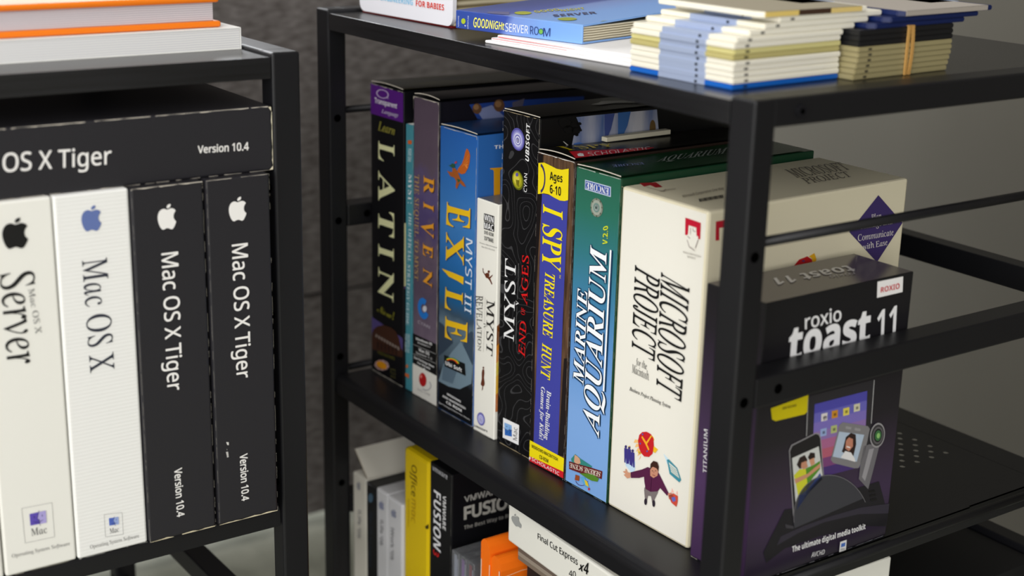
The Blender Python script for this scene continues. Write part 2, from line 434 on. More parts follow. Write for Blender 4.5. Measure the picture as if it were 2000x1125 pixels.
def rack(name, label, loc, rz, holes):
    r = thing(name, label, 'shelf rack', loc, rz)
    for sx in (-RW, -0.020):
        for sy in (0.0, RD - 0.017):
            mb = MB(); mb.box(sx, sx + 0.020, sy, sy + 0.017, -G + 0.004, 0.0, STEEL, 0.0018, 3)
            inner = sx + 0.020 if sx < -0.1 else sx
            for z in (-0.0897, -0.1777, -0.3, -0.42, -0.54):
                for fx in (sx, sx + 0.02):
                    s = 1 if fx > sx else -1
                    mb.cyl((fx - s * .002, sy + 0.0081, z), (fx + s * .00012, sy + 0.0081, z), 0.0032, HOLE)
            mb.build('post', r)
            ft = MB(); ft.cyl((sx + 0.01, sy + 0.0085, -G), (sx + 0.01, sy + 0.0085, -G + 0.005), 0.008, mat((15, 15, 15), 0.7)); ft.build('foot', r)
        mb = MB(); mb.box(sx, sx + 0.020, 0.0145, RD - 0.0145, -0.0166, 0, STEEL, 0.0018, 3); mb.build('top_rail', r)
        fx = 0.0 if sx > -0.1 else -RW
        s = 1 if sx > -0.1 else -1
        for y in (0.0358, RD - 0.0358):
            b = MB(); b.cyl((fx - s * .001, y, -0.0085), (fx + s * 0.0012, y, -0.0085), 0.0040, mat((38, 38, 42), 0.3, 0.6)); b.cyl((fx, y, -0.0085), (fx + s * 0.0014, y, -0.0085), 0.0018, HOLE, 6); b.build('bolt', r)
        for z in (-0.085, -0.315, -0.54):
            b = MB(); b.cyl((sx + 0.010, 0.015, z), (sx + 0.010, RD - 0.015, z), 0.0031, STEEL); b.build('side_rod', r, True)
        for z0, z1 in ((-0.184, -0.165), (-0.452, -0.434)):
            b = MB(); b.box(sx + 0.0005, sx + 0.0195, 0.0172, RD - 0.0172, z0, z1, STEEL, 0.0012)
            for y in (0.036, RD - 0.036):
                for f2, s2 in ((sx + 0.0005, -1), (sx + 0.0195, 1)): b.cyl((f2 - s2 * .002, y, (z0 + z1) / 2), (f2 + s2 * .0001, y, (z0 + z1) / 2), 0.0032, HOLE)
            b.build('side_beam', r)
    for z0, z1 in ((-0.184, -0.165), (-0.402, -0.383)):
        b = MB(); b.box(-RW + 0.0203, -0.0203, RD - 0.0165, RD - 0.001, z0, z1, STEEL, 0.001); b.build('back_beam', r)
    b = MB(); b.box(-RW + 0.0204, -0.0204, 0.0006, RD - 0.0006, -0.0165, -0.0028, BOARD, 0.0005); b.build('top_board', r)
    m = shelf_pan(-0.316, holes); m.build('shelf', r)
    m = shelf_pan(-0.632, False); m.build('shelf', r)
    return r
rack('shelf_rack', 'black metal shelf rack full of colourful game boxes, right of the narrow gap', (0, 0, G), 0, True)
rack('shelf_rack', 'black metal shelf rack at the left edge holding tall white and black boxes', (-0.2817, -0.1326, G), math.pi / 2, False)

# ------------------------------------------------------------------ boxes standing on the middle shelf
ZS = G - 0.316 + 0.0002
UP = 0.79
ROW = 0.030
GB = 'game boxes in the row on the middle shelf'
def stand(name, label, x0, x1, y, h, depth, front, side=None, top=None, cat='software box', rz=ROW, group=GB, z=ZS, **k):
    return Carton(name, label, cat, (x0, y, z), rz, x1 - x0, depth, h, front, side, top, group, **k)
def row(a, b, y): return a * UP, b * UP, y * UP

# --- black language course box
INK = mat((13, 13, 17), 0.4)
c = stand('software_box', 'tall black box with purple top panel and cream capitals, leftmost on the middle shelf', -0.6212 * UP, -0.5545 * UP, 0.047 * UP, 0.2545, 0.185, INK, rz=.012)
fl = c.flap(noisy('black_olive_print', (14, 14, 14), (58, 54, 20), (6, 1, 1), 18, 0.4), 0.002)
a = Art(c, 'F', 'purple_panel'); a.P([(720, 156), (793.5, 184), (793.5, 241.5), (720, 220)], (88, 28, 128)); a.build()
a = Art(c, 'F', 'emblem'); a.E(748, 183.5, 12.5, 8.5, (200, 180, 215), 2, 18, hole=.82); a.P([(757, 189), (760.5, 193), (755, 191)], (200, 180, 215), 2); a.build()
a = Art(c, 'F', 'title_lettering')
a.T('Transparent', [(732.5, 190), (776.8, 202.5), (776, 212), (733, 200.5)], (238, 232, 242), 'sb'); a.T('Language', [(747, 213), (779, 221), (778, 229), (746, 220)], (225, 215, 232), 'i', shear=-.1)
a.T('Learn', [(740, 236), (773, 248), (771.5, 264), (739, 254)], (150, 144, 62), 'bi')
CR = (236, 236, 184)
for t, q in (('L', [(771, 284), (771, 321), (740, 312), (740, 275)]), ('A', [(771, 343), (771, 401), (740, 391), (740, 333)]), ('T', [(770.5, 417), (770.5, 465), (740, 455), (740, 407)]),
             ('I', [(770, 486), (770, 510), (740, 500), (740, 476)]), ('N', [(770, 534), (769, 591), (740, 578), (740, 521)])): a.T(t, q, CR, 'b')
a.T('Now!', [(738, 594), (771, 612), (769, 625), (737, 607)], (142, 138, 44), 'sc'); a.build()
a = Art(c, 'F', 'picture')
a.P(S3((150, 55), (425, 240), (425, 330), (150, 210)), (84, 72, 130), 1)
a.P(S3((150, 200), (185, 165), (215, 140), (260, 130), (310, 145), (350, 175), (375, 225), (390, 300), (425, 330), (425, 380), (150, 290)), (66, 38, 26), 2)
for i in range(9): a.P(S3((205 + i * 20, 195 + i * 11), (217 + i * 20, 200 + i * 12), (217 + i * 20, 222 + i * 12), (205 + i * 20, 217 + i * 11)), (150, 138, 130), 3)
for i in range(6): a.P(S3((215 + i * 27, 250 + i * 9), (227 + i * 27, 255 + i * 9), (227 + i * 27, 305 + i * 9), (215 + i * 27, 300 + i * 9)), (36, 20, 16), 3)
a.P(S3((150, 290), (425, 380), (425, 590), (150, 460)), (13, 13, 17), 2)
a.T('SPEAK READ WRITE', S3((222, 318), (345, 368), (345, 388), (222, 338)), (116, 110, 40), 's', 4)
for k in range(9):
    t = math.radians(k * 40 + 10); a.E(746.7 + 8.5 * math.cos(t), 713 + 5.5 * math.sin(t), 6, 4.4, (206, 170, 170), 3, 30)
a.E(746.7, 713, 11, 6.5, (226, 150, 20), 5, 32)
for k in range(3): a.T(['with', 'fun', 'games'][k], S3((312, 440 + k * 26), (352, 456 + k * 26), (352, 472 + k * 26), (312, 456 + k * 26)), (104, 100, 52), 's', 3)
a.build()
a = Art(c, 'R', 'side_label'); a.UV([(0.0008, 0.09), (0.022, 0.09), (0.022, 0.145), (0.0008, 0.145)], (218, 214, 160)); a.UV([(0.0008, 0.088), (0.022, 0.088), (0.022, 0.0905), (0.0008, 0.0905)], (90, 60, 110)); a.build()
c.wear(1, 'tb', 1.0)

# --- thin teal guide
c = stand('guide_book', 'thin teal paperback squeezed between the black capitals box and the purplish box', -0.5496 * UP, -0.5372 * UP, 0.0475 * UP, 0.2292, 0.18, mat((70, 142, 156), 0.4), mat((60, 128, 142), 0.4), PAPER, 'book', part='cover', group=None)
a = Art(c, 'F', 'spine_lettering')
a.P(S1((440, 540), (482, 545), (482, 572), (440, 566)), (214, 98, 34), 1)
a.T('Rusel Deo', S1((476, 605), (470, 700), (440, 695), (444, 600)), (190, 220, 226), 'sb')
a.T('MYST:', S1((476, 790), (472, 1005), (441, 1000), (446, 785)), (226, 236, 238), 'b')
a.T('THE OFFICIAL STRATEGY GUIDE', [(806, 416), (799, 636), (794, 633), (799.5, 413)], (206, 228, 232), 'b')
a.T('SECRETS OF', S2((455, 950), (450, 1085), (434, 1080), (438, 945)), (190, 214, 220), 'sb'); a.T('THE GAME', S2((434, 945), (430, 1080), (416, 1075), (420, 940)), (190, 214, 220), 'sb')
a.E(*S3((434, 432))[0], 2.4, 3.6, (196, 112, 62), 2); a.P(S3((420, 482), (448, 490), (446, 522), (432, 510), (420, 500)), (206, 104, 50), 2); a.build()

# --- purple brown box
RIV = art_ramp('purple_rock_print', 0.2538, [(0, (96, 84, 96)), (.2, (110, 96, 112)), (.38, (86, 74, 92)), (.5, (104, 88, 104)), (.6, (78, 66, 110)), (.7, (92, 80, 120)), (.8, (92, 78, 92)), (1, (84, 70, 84))], .3)
c = stand('software_box', 'tall purplish box with spaced orange capitals and red ball, right of the teal paperback', -0.5344 * UP, -0.4872 * UP, 0.0478 * UP, 0.2538, 0.187, RIV, mat((18, 17, 24), 0.35), mat((20, 18, 24), 0.35))
c.flap(mat((16, 16, 20), 0.35), 0.0025)
a = Art(c, 'F', 'title_lettering'); OR = (228, 156, 44)
for t, q in (('R', [(849, 349), (849, 382), (829, 375), (829, 342)]), ('I', [(848, 401), (848, 414), (828.5, 406), (828.5, 393)]), ('V', [(848, 436), (848, 466), (824, 456), (824, 427)]), ('E', [(846.5, 482), (846, 506), (827.5, 498), (827.5, 474)]), ('N', [(845, 530), (844.5, 563), (828, 554), (828, 521)])):
    q2 = [(x + .8, y + 1.2) for x, y in q]; a.T(t, q2, (60, 34, 30), 'b', 2); a.T(t, q, OR, 'b', 4)
a.T('THE SEQUEL TO MYST', [(819.5, 342), (817.5, 549), (811, 546), (811, 339)], (186, 152, 96), 'i', 3, .004, -.28); a.build()
a = Art(c, 'F', 'blue_crescent_logo'); a.E(827.5, 602.5, 10.5, 21, (34, 118, 204), 1, -8, 40, 320, hole=.42); a.E(830.5, 603, 4, 6, (206, 206, 214), 3); a.T('CYAN', [(817, 625), (840, 636), (840, 642), (817, 631)], (186, 178, 190), 's', 2); a.build()
a = Art(c, 'F', 'system_panel')
a.P([(805, 649.5), (856, 674), (856, 735.5), (805, 708)], (14, 14, 16), 1); a.P([(805, 708), (856, 735.5), (856, 800), (805, 771)], (226, 224, 216), 1)
for y in (270, 340): a.L(S3((478, y), (645, y + 72)), .0003, (190, 190, 190), 2)
W = (236, 236, 236)
a.T('Windows 95', S3((498, 218), (618, 262), (618, 280), (498, 236)), W, 'sb', 3); a.T('Windows 3.1', S3((512, 250), (604, 284), (604, 298), (512, 264)), W, 's', 3)
a.T('Mac OS', S3((522, 298), (598, 330), (598, 354), (522, 320)), W, 'sb', 3); a.T('System 7.5', S3((500, 322), (618, 372), (618, 386), (500, 336)), W, 's', 3)
a.T('See Package Base', S3((486, 355), (632, 428), (632, 444), (486, 372)), W, 'sb', 3); a.T('For Details', S3((512, 396), (606, 442), (606, 458), (512, 412)), W, 'sb', 3); a.E(*S3((560, 452))[0], 1.6, 2, W, 3)
a.build()
a = Art(c, 'F', 'red_ball_logo'); a.E(826.5, 741.5, 7.2, 13.5, (176, 26, 28), 2, -6); a.E(823.8, 735, 2, 3.4, (232, 130, 120), 4); a.E(833, 752, 11, 10, (150, 150, 156), 3, 55, -100, 80, hole=.86); a.T('RED ORB', S3((512, 592), (602, 636), (602, 650), (512, 606)), (140, 134, 134), 's', 2); a.build()
a = Art(c, 'R', 'side_picture')
a.P([(866, 190), (1160, 172), (1160, 260), (866, 260)], (20, 18, 26), 0); a.P([(916, 204), (1000, 196), (1140, 188), (1140, 235), (980, 240), (932, 232)], (34, 62, 132), 1)
a.P([(930, 215), (960, 205), (985, 228), (950, 245)], (120, 130, 168), 2); a.P([(1000, 200), (1024, 192), (1016, 222), (1002, 230)], (88, 84, 100), 2)
for x, y, r in ((931, 212, 9), (974, 206, 10.5)): a.E(x, y, r, r * 1.15, (96, 66, 44), 3); a.E(x - 2, y - 3, r * .6, r * .6, (140, 104, 70), 4)
for i in range(8): a.E(940 + i * 5, 236 + (i % 3) * 4, 3, 3, (120, 122, 130), 4)
a.build(); c.wear(2, 'rt', 1.5); c.wear(3, 'lb', .5)

# --- blue box
EXI = art_ramp('blue_sky_over_rock_print', 0.2362, [(0, (14, 15, 18)), (.13, (16, 18, 22)), (.17, (66, 80, 92)), (.33, (96, 118, 132)), (.37, (58, 78, 96)), (.42, (30, 92, 140)), (.55, (38, 104, 168)), (.7, (62, 122, 186)), (.82, (48, 108, 178)), (1, (36, 92, 168))], .05)
c = stand('software_box', 'bright blue box with big golden capitals and an orange winged bird', -0.4837 * UP, -0.4195 * UP, 0.0479 * UP, 0.2362, 0.187, EXI, mat((44, 98, 168), 0.35), mat((30, 66, 112), 0.35))
c.flap(mat((26, 62, 108), 0.35), 0.0015)
a = Art(c, 'F', 'rocks')
a.P(S3((640, 90), (700, 130), (740, 190), (770, 260), (700, 330), (640, 350)), (48, 62, 78), 1); a.P(S3((860, 210), (905, 175), (925, 190), (920, 420), (870, 400), (840, 300)), (56, 72, 88), 1)
a.P(S3((700, 420), (760, 330), (830, 250), (870, 330), (915, 430), (905, 560), (820, 600), (740, 580), (665, 540)), (112, 134, 148), 2); a.P(S3((700, 430), (760, 380), (800, 470), (770, 560), (690, 530)), (86, 106, 122), 3); a.build()
a = Art(c, 'F', 'bird_emblem')
a.P(S1((800, 770), (808, 745), (835, 712), (850, 670), (860, 625), (872, 598), (885, 615), (896, 650), (892, 700), (880, 745), (858, 782), (832, 788), (815, 778)), (186, 92, 30), 1)
for i in range(5): a.P(S1((815 + i * 9, 765 - i * 14), (888 - i * 2, 640 + i * 24), (884 - i * 3, 652 + i * 24)), (228, 134, 56), 2)
a.P(S1((768, 742), (790, 745), (806, 770), (818, 800), (832, 830), (850, 848), (868, 882), (842, 872), (822, 850), (812, 868), (800, 898), (790, 880), (796, 840), (780, 812), (752, 802), (728, 762), (748, 770), (766, 772)), (158, 84, 34), 3)
a.P(S1((752, 722), (768, 708), (786, 714), (788, 736), (772, 742), (738, 722)), (40, 84, 60), 4); a.P(S1((782, 700), (800, 690), (802, 706), (788, 712)), (170, 60, 70), 4); a.P(S1((800, 820), (830, 830), (812, 850)), (46, 86, 52), 4); a.build()
a = Art(c, 'F', 'title_lettering'); GO = (234, 188, 26)
for t, q in (('E', [(920, 407), (919, 449), (872.5, 441), (874.5, 394)]), ('X', [(907.5, 462), (907, 519), (872, 508), (873, 453)]), ('L', [(905.5, 572), (904.5, 611), (870, 603.5), (871.5, 560)]), ('E', [(914.5, 630), (913.5, 672), (870, 661), (871.5, 617)])):
    a.T(t, [(x + 1.2, y + 1.2) for x, y in q], (24, 54, 104), 'b', 2); a.T(t, q, GO, 'b', 4)
a.P([(864, 524), (885, 532), (907, 541), (906, 556), (902, 553), (896, 549), (878, 540)], GO, 4)
a.T('MYST III', [(924, 470), (921, 614), (908.5, 608), (911.5, 464)], (216, 226, 238), 's', 3); a.build()
a = Art(c, 'F', 'rainbow_logo'); a.P(S3((706, 348), (860, 412), (866, 502), (712, 432)), (12, 14, 16), 4)
for k, col in enumerate(((40, 120, 60), (210, 200, 40), (220, 120, 30), (190, 40, 30))): a.E(*S3((768, 412))[0], 16 - k * 1.6, 11 - k * 1.1, col, 5 + k, 22, 200, 330, hole=.86)
a.T('Ubi Soft', S3((722, 390), (842, 448), (842, 474), (722, 418)), W, 'sb', 9); a.build()
a = Art(c, 'F', 'system_lettering'); a.T('WINDOWS', S3((726, 625), (828, 684), (828, 700), (726, 640)), W, 'sb'); a.T('AND MACINTOSH', S3((694, 640), (862, 734), (862, 750), (694, 656)), W, 'sb'); a.T('CD-ROM', S3((722, 684), (834, 748), (834, 768), (722, 704)), W, 'sb'); a.T('See Package Bottom For Details', S3((666, 690), (895, 818), (895, 828), (666, 700)), W, 's'); a.build()
a = Art(c, 'R', 'side_title'); a.T('THE', S1((1068, 577), (1168, 568), (1168, 596), (1068, 603)), (222, 226, 232), 'sb'); a.T('I', S1((1038, 744), (1138, 736), (1138, 975), (1038, 985)), (206, 146, 22), 'b'); a.build()
c.wear(4, 'rt', .9); c.wear(5, 'lb', .4)

# --- low white box
WH = mat((233, 231, 221), 0.45)
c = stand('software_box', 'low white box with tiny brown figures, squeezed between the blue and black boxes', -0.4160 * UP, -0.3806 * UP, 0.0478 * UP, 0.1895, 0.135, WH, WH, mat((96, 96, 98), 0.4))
a = Art(c, 'R', 'fire_picture')
for k, (z0, z1, cc) in enumerate(((.094, .075, (120, 66, 20)), (.078, .06, (206, 130, 30)), (.064, .05, (214, 190, 70)), (.053, .036, (222, 170, 20)), (.038, .024, (190, 104, 26)))): a.UV([(.0006, z1), (.05, z1 - .006), (.05, z0 + .01), (.004, z0 + .003), (.0006, z0)], cc, k)
a.build()
a = Art(c, 'F', 'system_logo'); K = (20, 20, 20)
for i, (t, y0, y1) in enumerate((('WIN', 886, 943), ('MAC', 945, 1003), ('DVD-ROM', 1005, 1045), ('SOFTWARE', 1046, 1090))):
    a.P(S4((97, y0), (172, y0 + 22), (171, y1 + 20), (96, y1 - 2)), K if i < 2 else (233, 231, 221), 1)
    a.T(t, S4((101, y0 + 7), (168, y0 + 27), (168, y1 + 13), (101, y1 - 8)), W if i < 2 else K, 'sb', 3)
a.build()
a = Art(c, 'F', 'small_lettering'); a.T('Windows 98SE/2000/ME/XP', S5((64, 84), (194, 124), (194, 132), (64, 92)), (70, 66, 60), 's'); a.T('Mac OS X 10.2-10.3', S5((80, 112), (176, 142), (176, 152), (80, 122)), (70, 66, 60), 's'); a.build()
a = Art(c, 'F', 'climbing_figure'); BR = (96, 46, 26)
a.E(*S5((132, 302))[0], 2.3, 2.6, BR); a.P(S5((86, 276), (92, 278), (92, 298), (102, 318), (118, 310), (134, 314), (136, 334), (130, 342), (142, 338), (160, 322), (158, 334), (142, 352), (148, 366), (158, 392), (152, 398), (140, 372), (126, 352), (110, 346), (104, 330), (88, 306)), BR); a.build()
a = Art(c, 'F', 'title_lettering'); a.T('REVELATION', S5((90, 480), (75, 886), (54, 880), (36, 474)), (50, 46, 42), 'i', off=.0, shear=-.28); a.T('MYST', S5((176, 520), (158, 925), (116, 896), (118, 505)), (40, 38, 36), 'i', off=.004, shear=-.28); a.T('IV', S5((110, 680), (108, 725), (94, 720), (96, 676)), (90, 86, 80), 'b', off=-.008)
a.L(S5((106, 492), (102, 670)), .0002, (120, 114, 104)); a.L(S5((100, 732), (92, 890)), .0002, (120, 114, 104)); a.build()
a = Art(c, 'F', 'walking_figure'); a.E(*S6((93, 68))[0], 1.6, 2.2, BR); a.P(S6((86, 78), (98, 80), (100, 110), (96, 140), (102, 185), (98, 200), (90, 204), (88, 228), (80, 236), (84, 204), (72, 190), (80, 150), (80, 100)), BR); a.build()
a = Art(c, 'F', 'swirl_logo'); swirl(a, *S6((75, 443))[0], 7.4, 13, -10); a.T('UBISOFT', S6((26, 482), (124, 530), (124, 545), (26, 497)), (60, 58, 60), 'sb'); a.build()
c.wear(6, 'lb', .4, (200, 196, 186))

# --- black contour line box
CON = contour_print('black_contour_line_print')
SKY = noisy('cloud_print', (40, 76, 132), (176, 176, 182), (1, 22, 4), 2.2, 0.35)
c = stand('software_box', 'tall black box with grey contour lines, white and red vertical lettering', -0.3784 * UP, -0.3222 * UP, 0.0507 * UP, 0.2615, 0.192, CON, mat((14, 14, 15), 0.3), mat((22, 21, 18), 0.3))
c.flap(mat((24, 23, 20), 0.3), 0.0006)
a = Art(c, 'F', 'swirl_logo'); swirl(a, *S4((345, 345))[0], 12.8, 22.5, -8); a.T('UBISOFT', S4((401, 500), (410, 226), (436, 226), (428, 510)), W, 'sbi', 3); a.build()
a = Art(c, 'F', 'globe_logo')
for k, col in ((1, (90, 96, 20)), (.86, (150, 150, 26)), (.68, (186, 176, 44)), (.5, (206, 196, 70))): a.E(*S4((345 - (1 - k) * 12, 645 - (1 - k) * 20))[0], 10.8 * k, 19.5 * k, col, 1 + int((1 - k) * 8), -10)
a.E(*S4((344, 603))[0], 2.6, 3.6, (92, 84, 160), 7); a.P(S4((335, 640), (360, 645), (356, 690), (340, 680)), (116, 110, 24), 6); a.T('CYAN', S4((390, 726), (394, 592), (416, 596), (412, 735)), W, 's', 3); a.build()
a = Art(c, 'F', 'title_lettering'); RD_ = (214, 28, 30)
a.T('MYST', [(985, 661), (988, 503), (1008.5, 511), (1004.5, 668)], W, 'i', 3, 0, -.28); a.T('END', [(1014, 688), (1017, 624), (1029, 630), (1026, 699)], RD_, 'i', 3, .002, -.28); a.T('OF', [(1018.5, 613), (1019.5, 600), (1027, 603), (1026, 616)], RD_, 'i', 3, .002, -.28); a.T('AGES', [(1019, 591), (1021.5, 496), (1034, 500), (1030.5, 597)], RD_, 'i', 3, .002, -.28)
a.T('V', S5((332, 548), (333, 512), (354, 516), (352, 553)), W, 'b', 3); a.L(S5((354, 240), (344, 505)), .0002, (150, 150, 150), 3); a.L(S5((340, 555), (332, 830)), .0002, (150, 150, 150), 3); a.build()
a = Art(c, 'F', 'white_label'); a.P(S6((240, 433), (356, 488), (352, 634), (236, 578)), (238, 238, 238), 3)
face_mark(a, S6((252, 560), (250, 468), (302, 490), (304, 572)), (52, 106, 186), (132, 176, 226), (20, 40, 90), 4); a.T('Mac', S6((312, 592), (314, 498), (344, 510), (342, 602)), (60, 60, 64), 's', 4); a.build()
a = Art(c, 'R', 'cloud_picture')
a.P(ST((660, 235), (900, 210), (1290, 175), (1310, 420), (620, 480), (640, 380), (700, 330)), SKY, 1); a.P(ST((880, 212), (960, 205), (930, 330), (890, 420), (880, 330)), (58, 72, 126), 2); a.P(ST((985, 200), (1085, 190), (1060, 300), (1010, 410), (985, 410)), (52, 92, 146), 2)
a.P(ST((640, 440), (680, 430), (720, 440), (700, 475), (640, 480)), (70, 106, 170), 2)
for x, y, r in ((640, 300, 30), (655, 340, 34), (685, 285, 14), (690, 335, 13), (660, 370, 16), (600, 330, 40), (570, 280, 50)): a.E(*ST((x, y))[0], r / 4, r / 5, (12, 12, 13), 3, 20)
a.E(*ST((1256, 320))[0], 6, 16, (96, 74, 40), 2); a.P(ST((600, 470), (555, 425), (562, 424), (610, 462), (625, 470)), (170, 168, 160), 3); a.build()
a = Art(c, 'T', 'torn_patch'); a.P(ST((775, 155), (830, 142), (860, 128), (1010, 122), (1190, 122), (1140, 138), (960, 142), (850, 156)), (224, 222, 214), 2); a.build('patch of torn white paper')
c.wear(7, 'lr', .7); c.wear(8, 'tb', 1.0, (176, 160, 128))

# --- treasure hunt box
WOOD = noisy('dark_wood_print', (52, 38, 30), (112, 84, 62), (10, 1, 1), 30, 0.35)
c = stand('software_box', 'blue and brown box with a yellow ages flag and yellow vertical letters', -0.3207 * UP, -0.2675 * UP, 0.0498 * UP, 0.2387, 0.187, WOOD, mat((46, 34, 28), 0.35), mat((20, 19, 17), 0.35))
c.flap(mat((20, 19, 17), 0.3), 0.0024)
a = Art(c, 'F', 'blue_panel'); a.P([(1059, 378), (1110, 388), (1100.5, 600), (1090, 890), (1042.5, 866), (1049, 700)], (64, 68, 158), 0)
a.P([(1052, 300), (1061, 302), (1059, 380), (1047, 560), (1042, 866), (1028, 862)], (24, 19, 20), 0)
a.P([(1102, 700), (1108, 700), (1104, 892), (1090, 890)], (30, 24, 24), 0); a.P([(1126, 320), (1129, 321), (1117, 700), (1113, 720)], (196, 172, 40), 1); a.build()
a = Art(c, 'F', 'yellow_flag'); a.P(S4((498, 518), (540, 515), (588, 538), (630, 560), (670, 568), (720, 560), (715, 790), (690, 797), (655, 793), (610, 770), (575, 748), (540, 740), (494, 745)), (238, 216, 26), 3)
a.E(*S4((505, 630))[0], 12, 30, (60, 52, 96), 4, 0, -75, 75, hole=.8); a.T('Ages', S4((582, 580), (676, 602), (675, 662), (582, 640)), K, 'sb', 5); a.T('6-10', S4((583, 675), (666, 695), (664, 760), (583, 738)), K, 'sb', 5); a.build()
a = Art(c, 'F', 'title_lettering'); YE = (242, 222, 22)
a.T('I', [(1100, 413), (1100, 430), (1062, 415), (1062, 398)], YE, 'b', 3); a.T('SPY', [(1099, 450), (1096, 532), (1060, 518), (1061.5, 436)], YE, 'b', 3)
a.T('TREASURE', [(1085, 537), (1080, 661), (1061, 655), (1066, 531)], YE, 'bi', 3); a.T('HUNT', [(1079, 676), (1075, 743), (1057, 736), (1060.5, 669)], YE, 'bi', 3); a.T('TM', S5((662, 326), (662, 352), (650, 348), (650, 322)), YE, 's', 3)
a.T('Brain-Building', S6((592, 240), (572, 602), (542, 592), (560, 232)), W, 'bi', 3); a.T('Games for Kids!', S6((546, 212), (530, 598), (504, 586), (518, 204)), W, 'bi', 3); a.build()
S6B = frame(920, 696.6, 3.75)
a = Art(c, 'F', 'publisher_band'); a.P(S6B((405, 595), (700, 752), (698, 852), (405, 712)), (240, 220, 20), 2); a.P(S6B((405, 712), (698, 852), (696, 900), (405, 760)), (206, 34, 44), 2)
a.T('WINDOWS/MACINTOSH', S6B((448, 640), (640, 740), (640, 764), (448, 664)), (50, 46, 20), 'sb', 4); a.T('CD-ROM', S6B((506, 716), (571, 750), (570, 778), (505, 742)), (50, 46, 20), 'sb', 4)
a.T('SCHOLASTIC', S6B((450, 734), (652, 846), (651, 870), (449, 758)), W, 's', 4); a.P(S6B((422, 726), (431, 734), (441, 730), (440, 750), (431, 754), (422, 745)), W, 4); a.build()
a = Art(c, 'T', 'top_print'); a.P(ST((605, 542), (1275, 490), (1300, 525), (672, 598)), (196, 24, 36), 1); a.T('SCHOLASTIC', ST((745, 545), (1235, 488), (1250, 508), (765, 570)), (228, 200, 200), 's', 3); a.P(ST((668, 560), (690, 552), (715, 555), (722, 570), (700, 572), (676, 572)), W, 3)
a.T('I SPY', ST((505, 500), (930, 470), (965, 490), (600, 535)), (208, 186, 26), 'b', 3); a.P(ST((672, 598), (1320, 540), (1325, 547), (675, 608)), (196, 176, 60), 2); a.build()
c.wear(9, 't', 1.0, (230, 228, 224)); c.wear(10, 'lr', .4)

# --- white card lying on the treasure hunt box
p = c.M @ Vector((0.0025, 0.056, c.h + 0.0024))
Carton('white_card', 'narrow off-white card strip lying on the box top behind the red printed band', 'card', p, ROW, 0.006, 0.063, 0.0034, mat((196, 190, 168), .7), part='sheet', bev=0.0004)

# --- aquarium box
AQ = art_ramp('green_to_blue_sea_print', 0.2362, [(0, (126, 170, 226)), (.25, (124, 166, 222)), (.45, (96, 146, 206)), (.6, (66, 128, 168)), (.75, (52, 118, 128)), (.88, (46, 110, 92)), (1, (44, 100, 76))])
c = stand('software_box', 'box fading from green to pale blue with white slanted capitals reading upward', -0.2662 * UP, -0.2057 * UP, 0.0515 * UP, 0.2362, 0.187, AQ, mat((24, 62, 40), 0.3), mat((22, 66, 36), 0.3))
c.flap(noisy('dark_green_print', (14, 40, 26), (30, 78, 44), (1, 3, 1), 8, 0.3), 0.0012)
a = Art(c, 'F', 'publisher_label'); a.P(S4((838, 640), (1027, 693), (1026, 768), (836, 712)), (196, 208, 226), 1); a.P(S4((843, 648), (1022, 699), (1021, 760), (841, 706)), (44, 76, 160), 2); a.T('ENCORE', S4((1014, 752), (848, 704), (849, 656), (1015, 704)), W, 'b', 4); a.build()
a = Art(c, 'F', 'disc_logo'); cx, cy = S4((923, 845))[0]
for k, col in ((1, (126, 132, 120)), (.8, (158, 164, 152)), (.5, (110, 140, 132)), (.34, (230, 234, 232)), (.14, (60, 84, 76))): a.E(cx, cy, 12 * k, 18.5 * k, col, 1 + int((1 - k) * 6), -6)
for k in range(8):
    t = 2 * math.pi * k / 8; a.E(cx + 10.6 * math.cos(t), cy + 16.4 * math.sin(t), 1.2, 1.8, (80, 92, 70), 3)
a.build()
a = Art(c, 'F', 'title_lettering')
def shadowed(t, q, st):
    for dx, dy in ((-2.2, 2.4), (1.6, 2.6), (-1.4, -1.2), (1.2, -1)): a.T(t, [(x + dx, y + dy) for x, y in q], (18, 52, 84), st, 2)
    a.T(t, q, (244, 247, 250), st, 5)
a.T('V.2.0', S4((968, 1112), (974, 984), (1009, 976), (1004, 1108)), (206, 216, 40), 'sbi', 4)
shadowed('MARINE', [(1121, 744), (1130, 562), (1149, 566), (1141, 752)], 'bi'); shadowed('AQUARIUM', [(1140, 838), (1155, 478), (1187, 483), (1171, 855)], 'bi')
a.L([(1196, 489), (1182, 765)], .0026, (18, 52, 84), 3); a.L([(1194.5, 488), (1180.5, 764)], .0016, (244, 247, 250), 5); a.build()
a = Art(c, 'F', 'fish_emblem'); a.P(S6((735, 735), (765, 700), (800, 730), (860, 770), (890, 790), (868, 815), (790, 790), (745, 775)), (52, 132, 122), 1); a.P(S6((762, 704), (782, 716), (800, 735), (806, 768), (776, 776), (758, 756)), (206, 160, 130), 2)
a.P(S6((722, 752), (800, 776), (880, 798), (966, 826), (960, 884), (880, 846), (800, 838), (722, 808)), (104, 34, 34), 3); a.T('SERENE SCENE', S6((950, 868), (728, 796), (730, 764), (956, 832)), (226, 214, 200), 'b', 5)
a.P(S6((800, 840), (850, 840), (900, 850), (942, 880), (930, 902), (890, 895), (860, 880)), (84, 132, 44), 4); a.P(S6((770, 850), (800, 860), (796, 896), (764, 890)), (150, 74, 40), 4); a.P(S6((806, 870), (838, 868), (868, 950), (836, 926)), (92, 170, 214), 5); a.P(S6((836, 884), (858, 900), (870, 940), (846, 925)), (222, 196, 50), 6); a.E(*S6((870, 955))[0], 1.8, 2.6, (190, 50, 60), 6); a.E(*S6((815, 880))[0], 13, 14, (70, 40, 110), 3, 0, 20, 160, hole=.93); a.build()
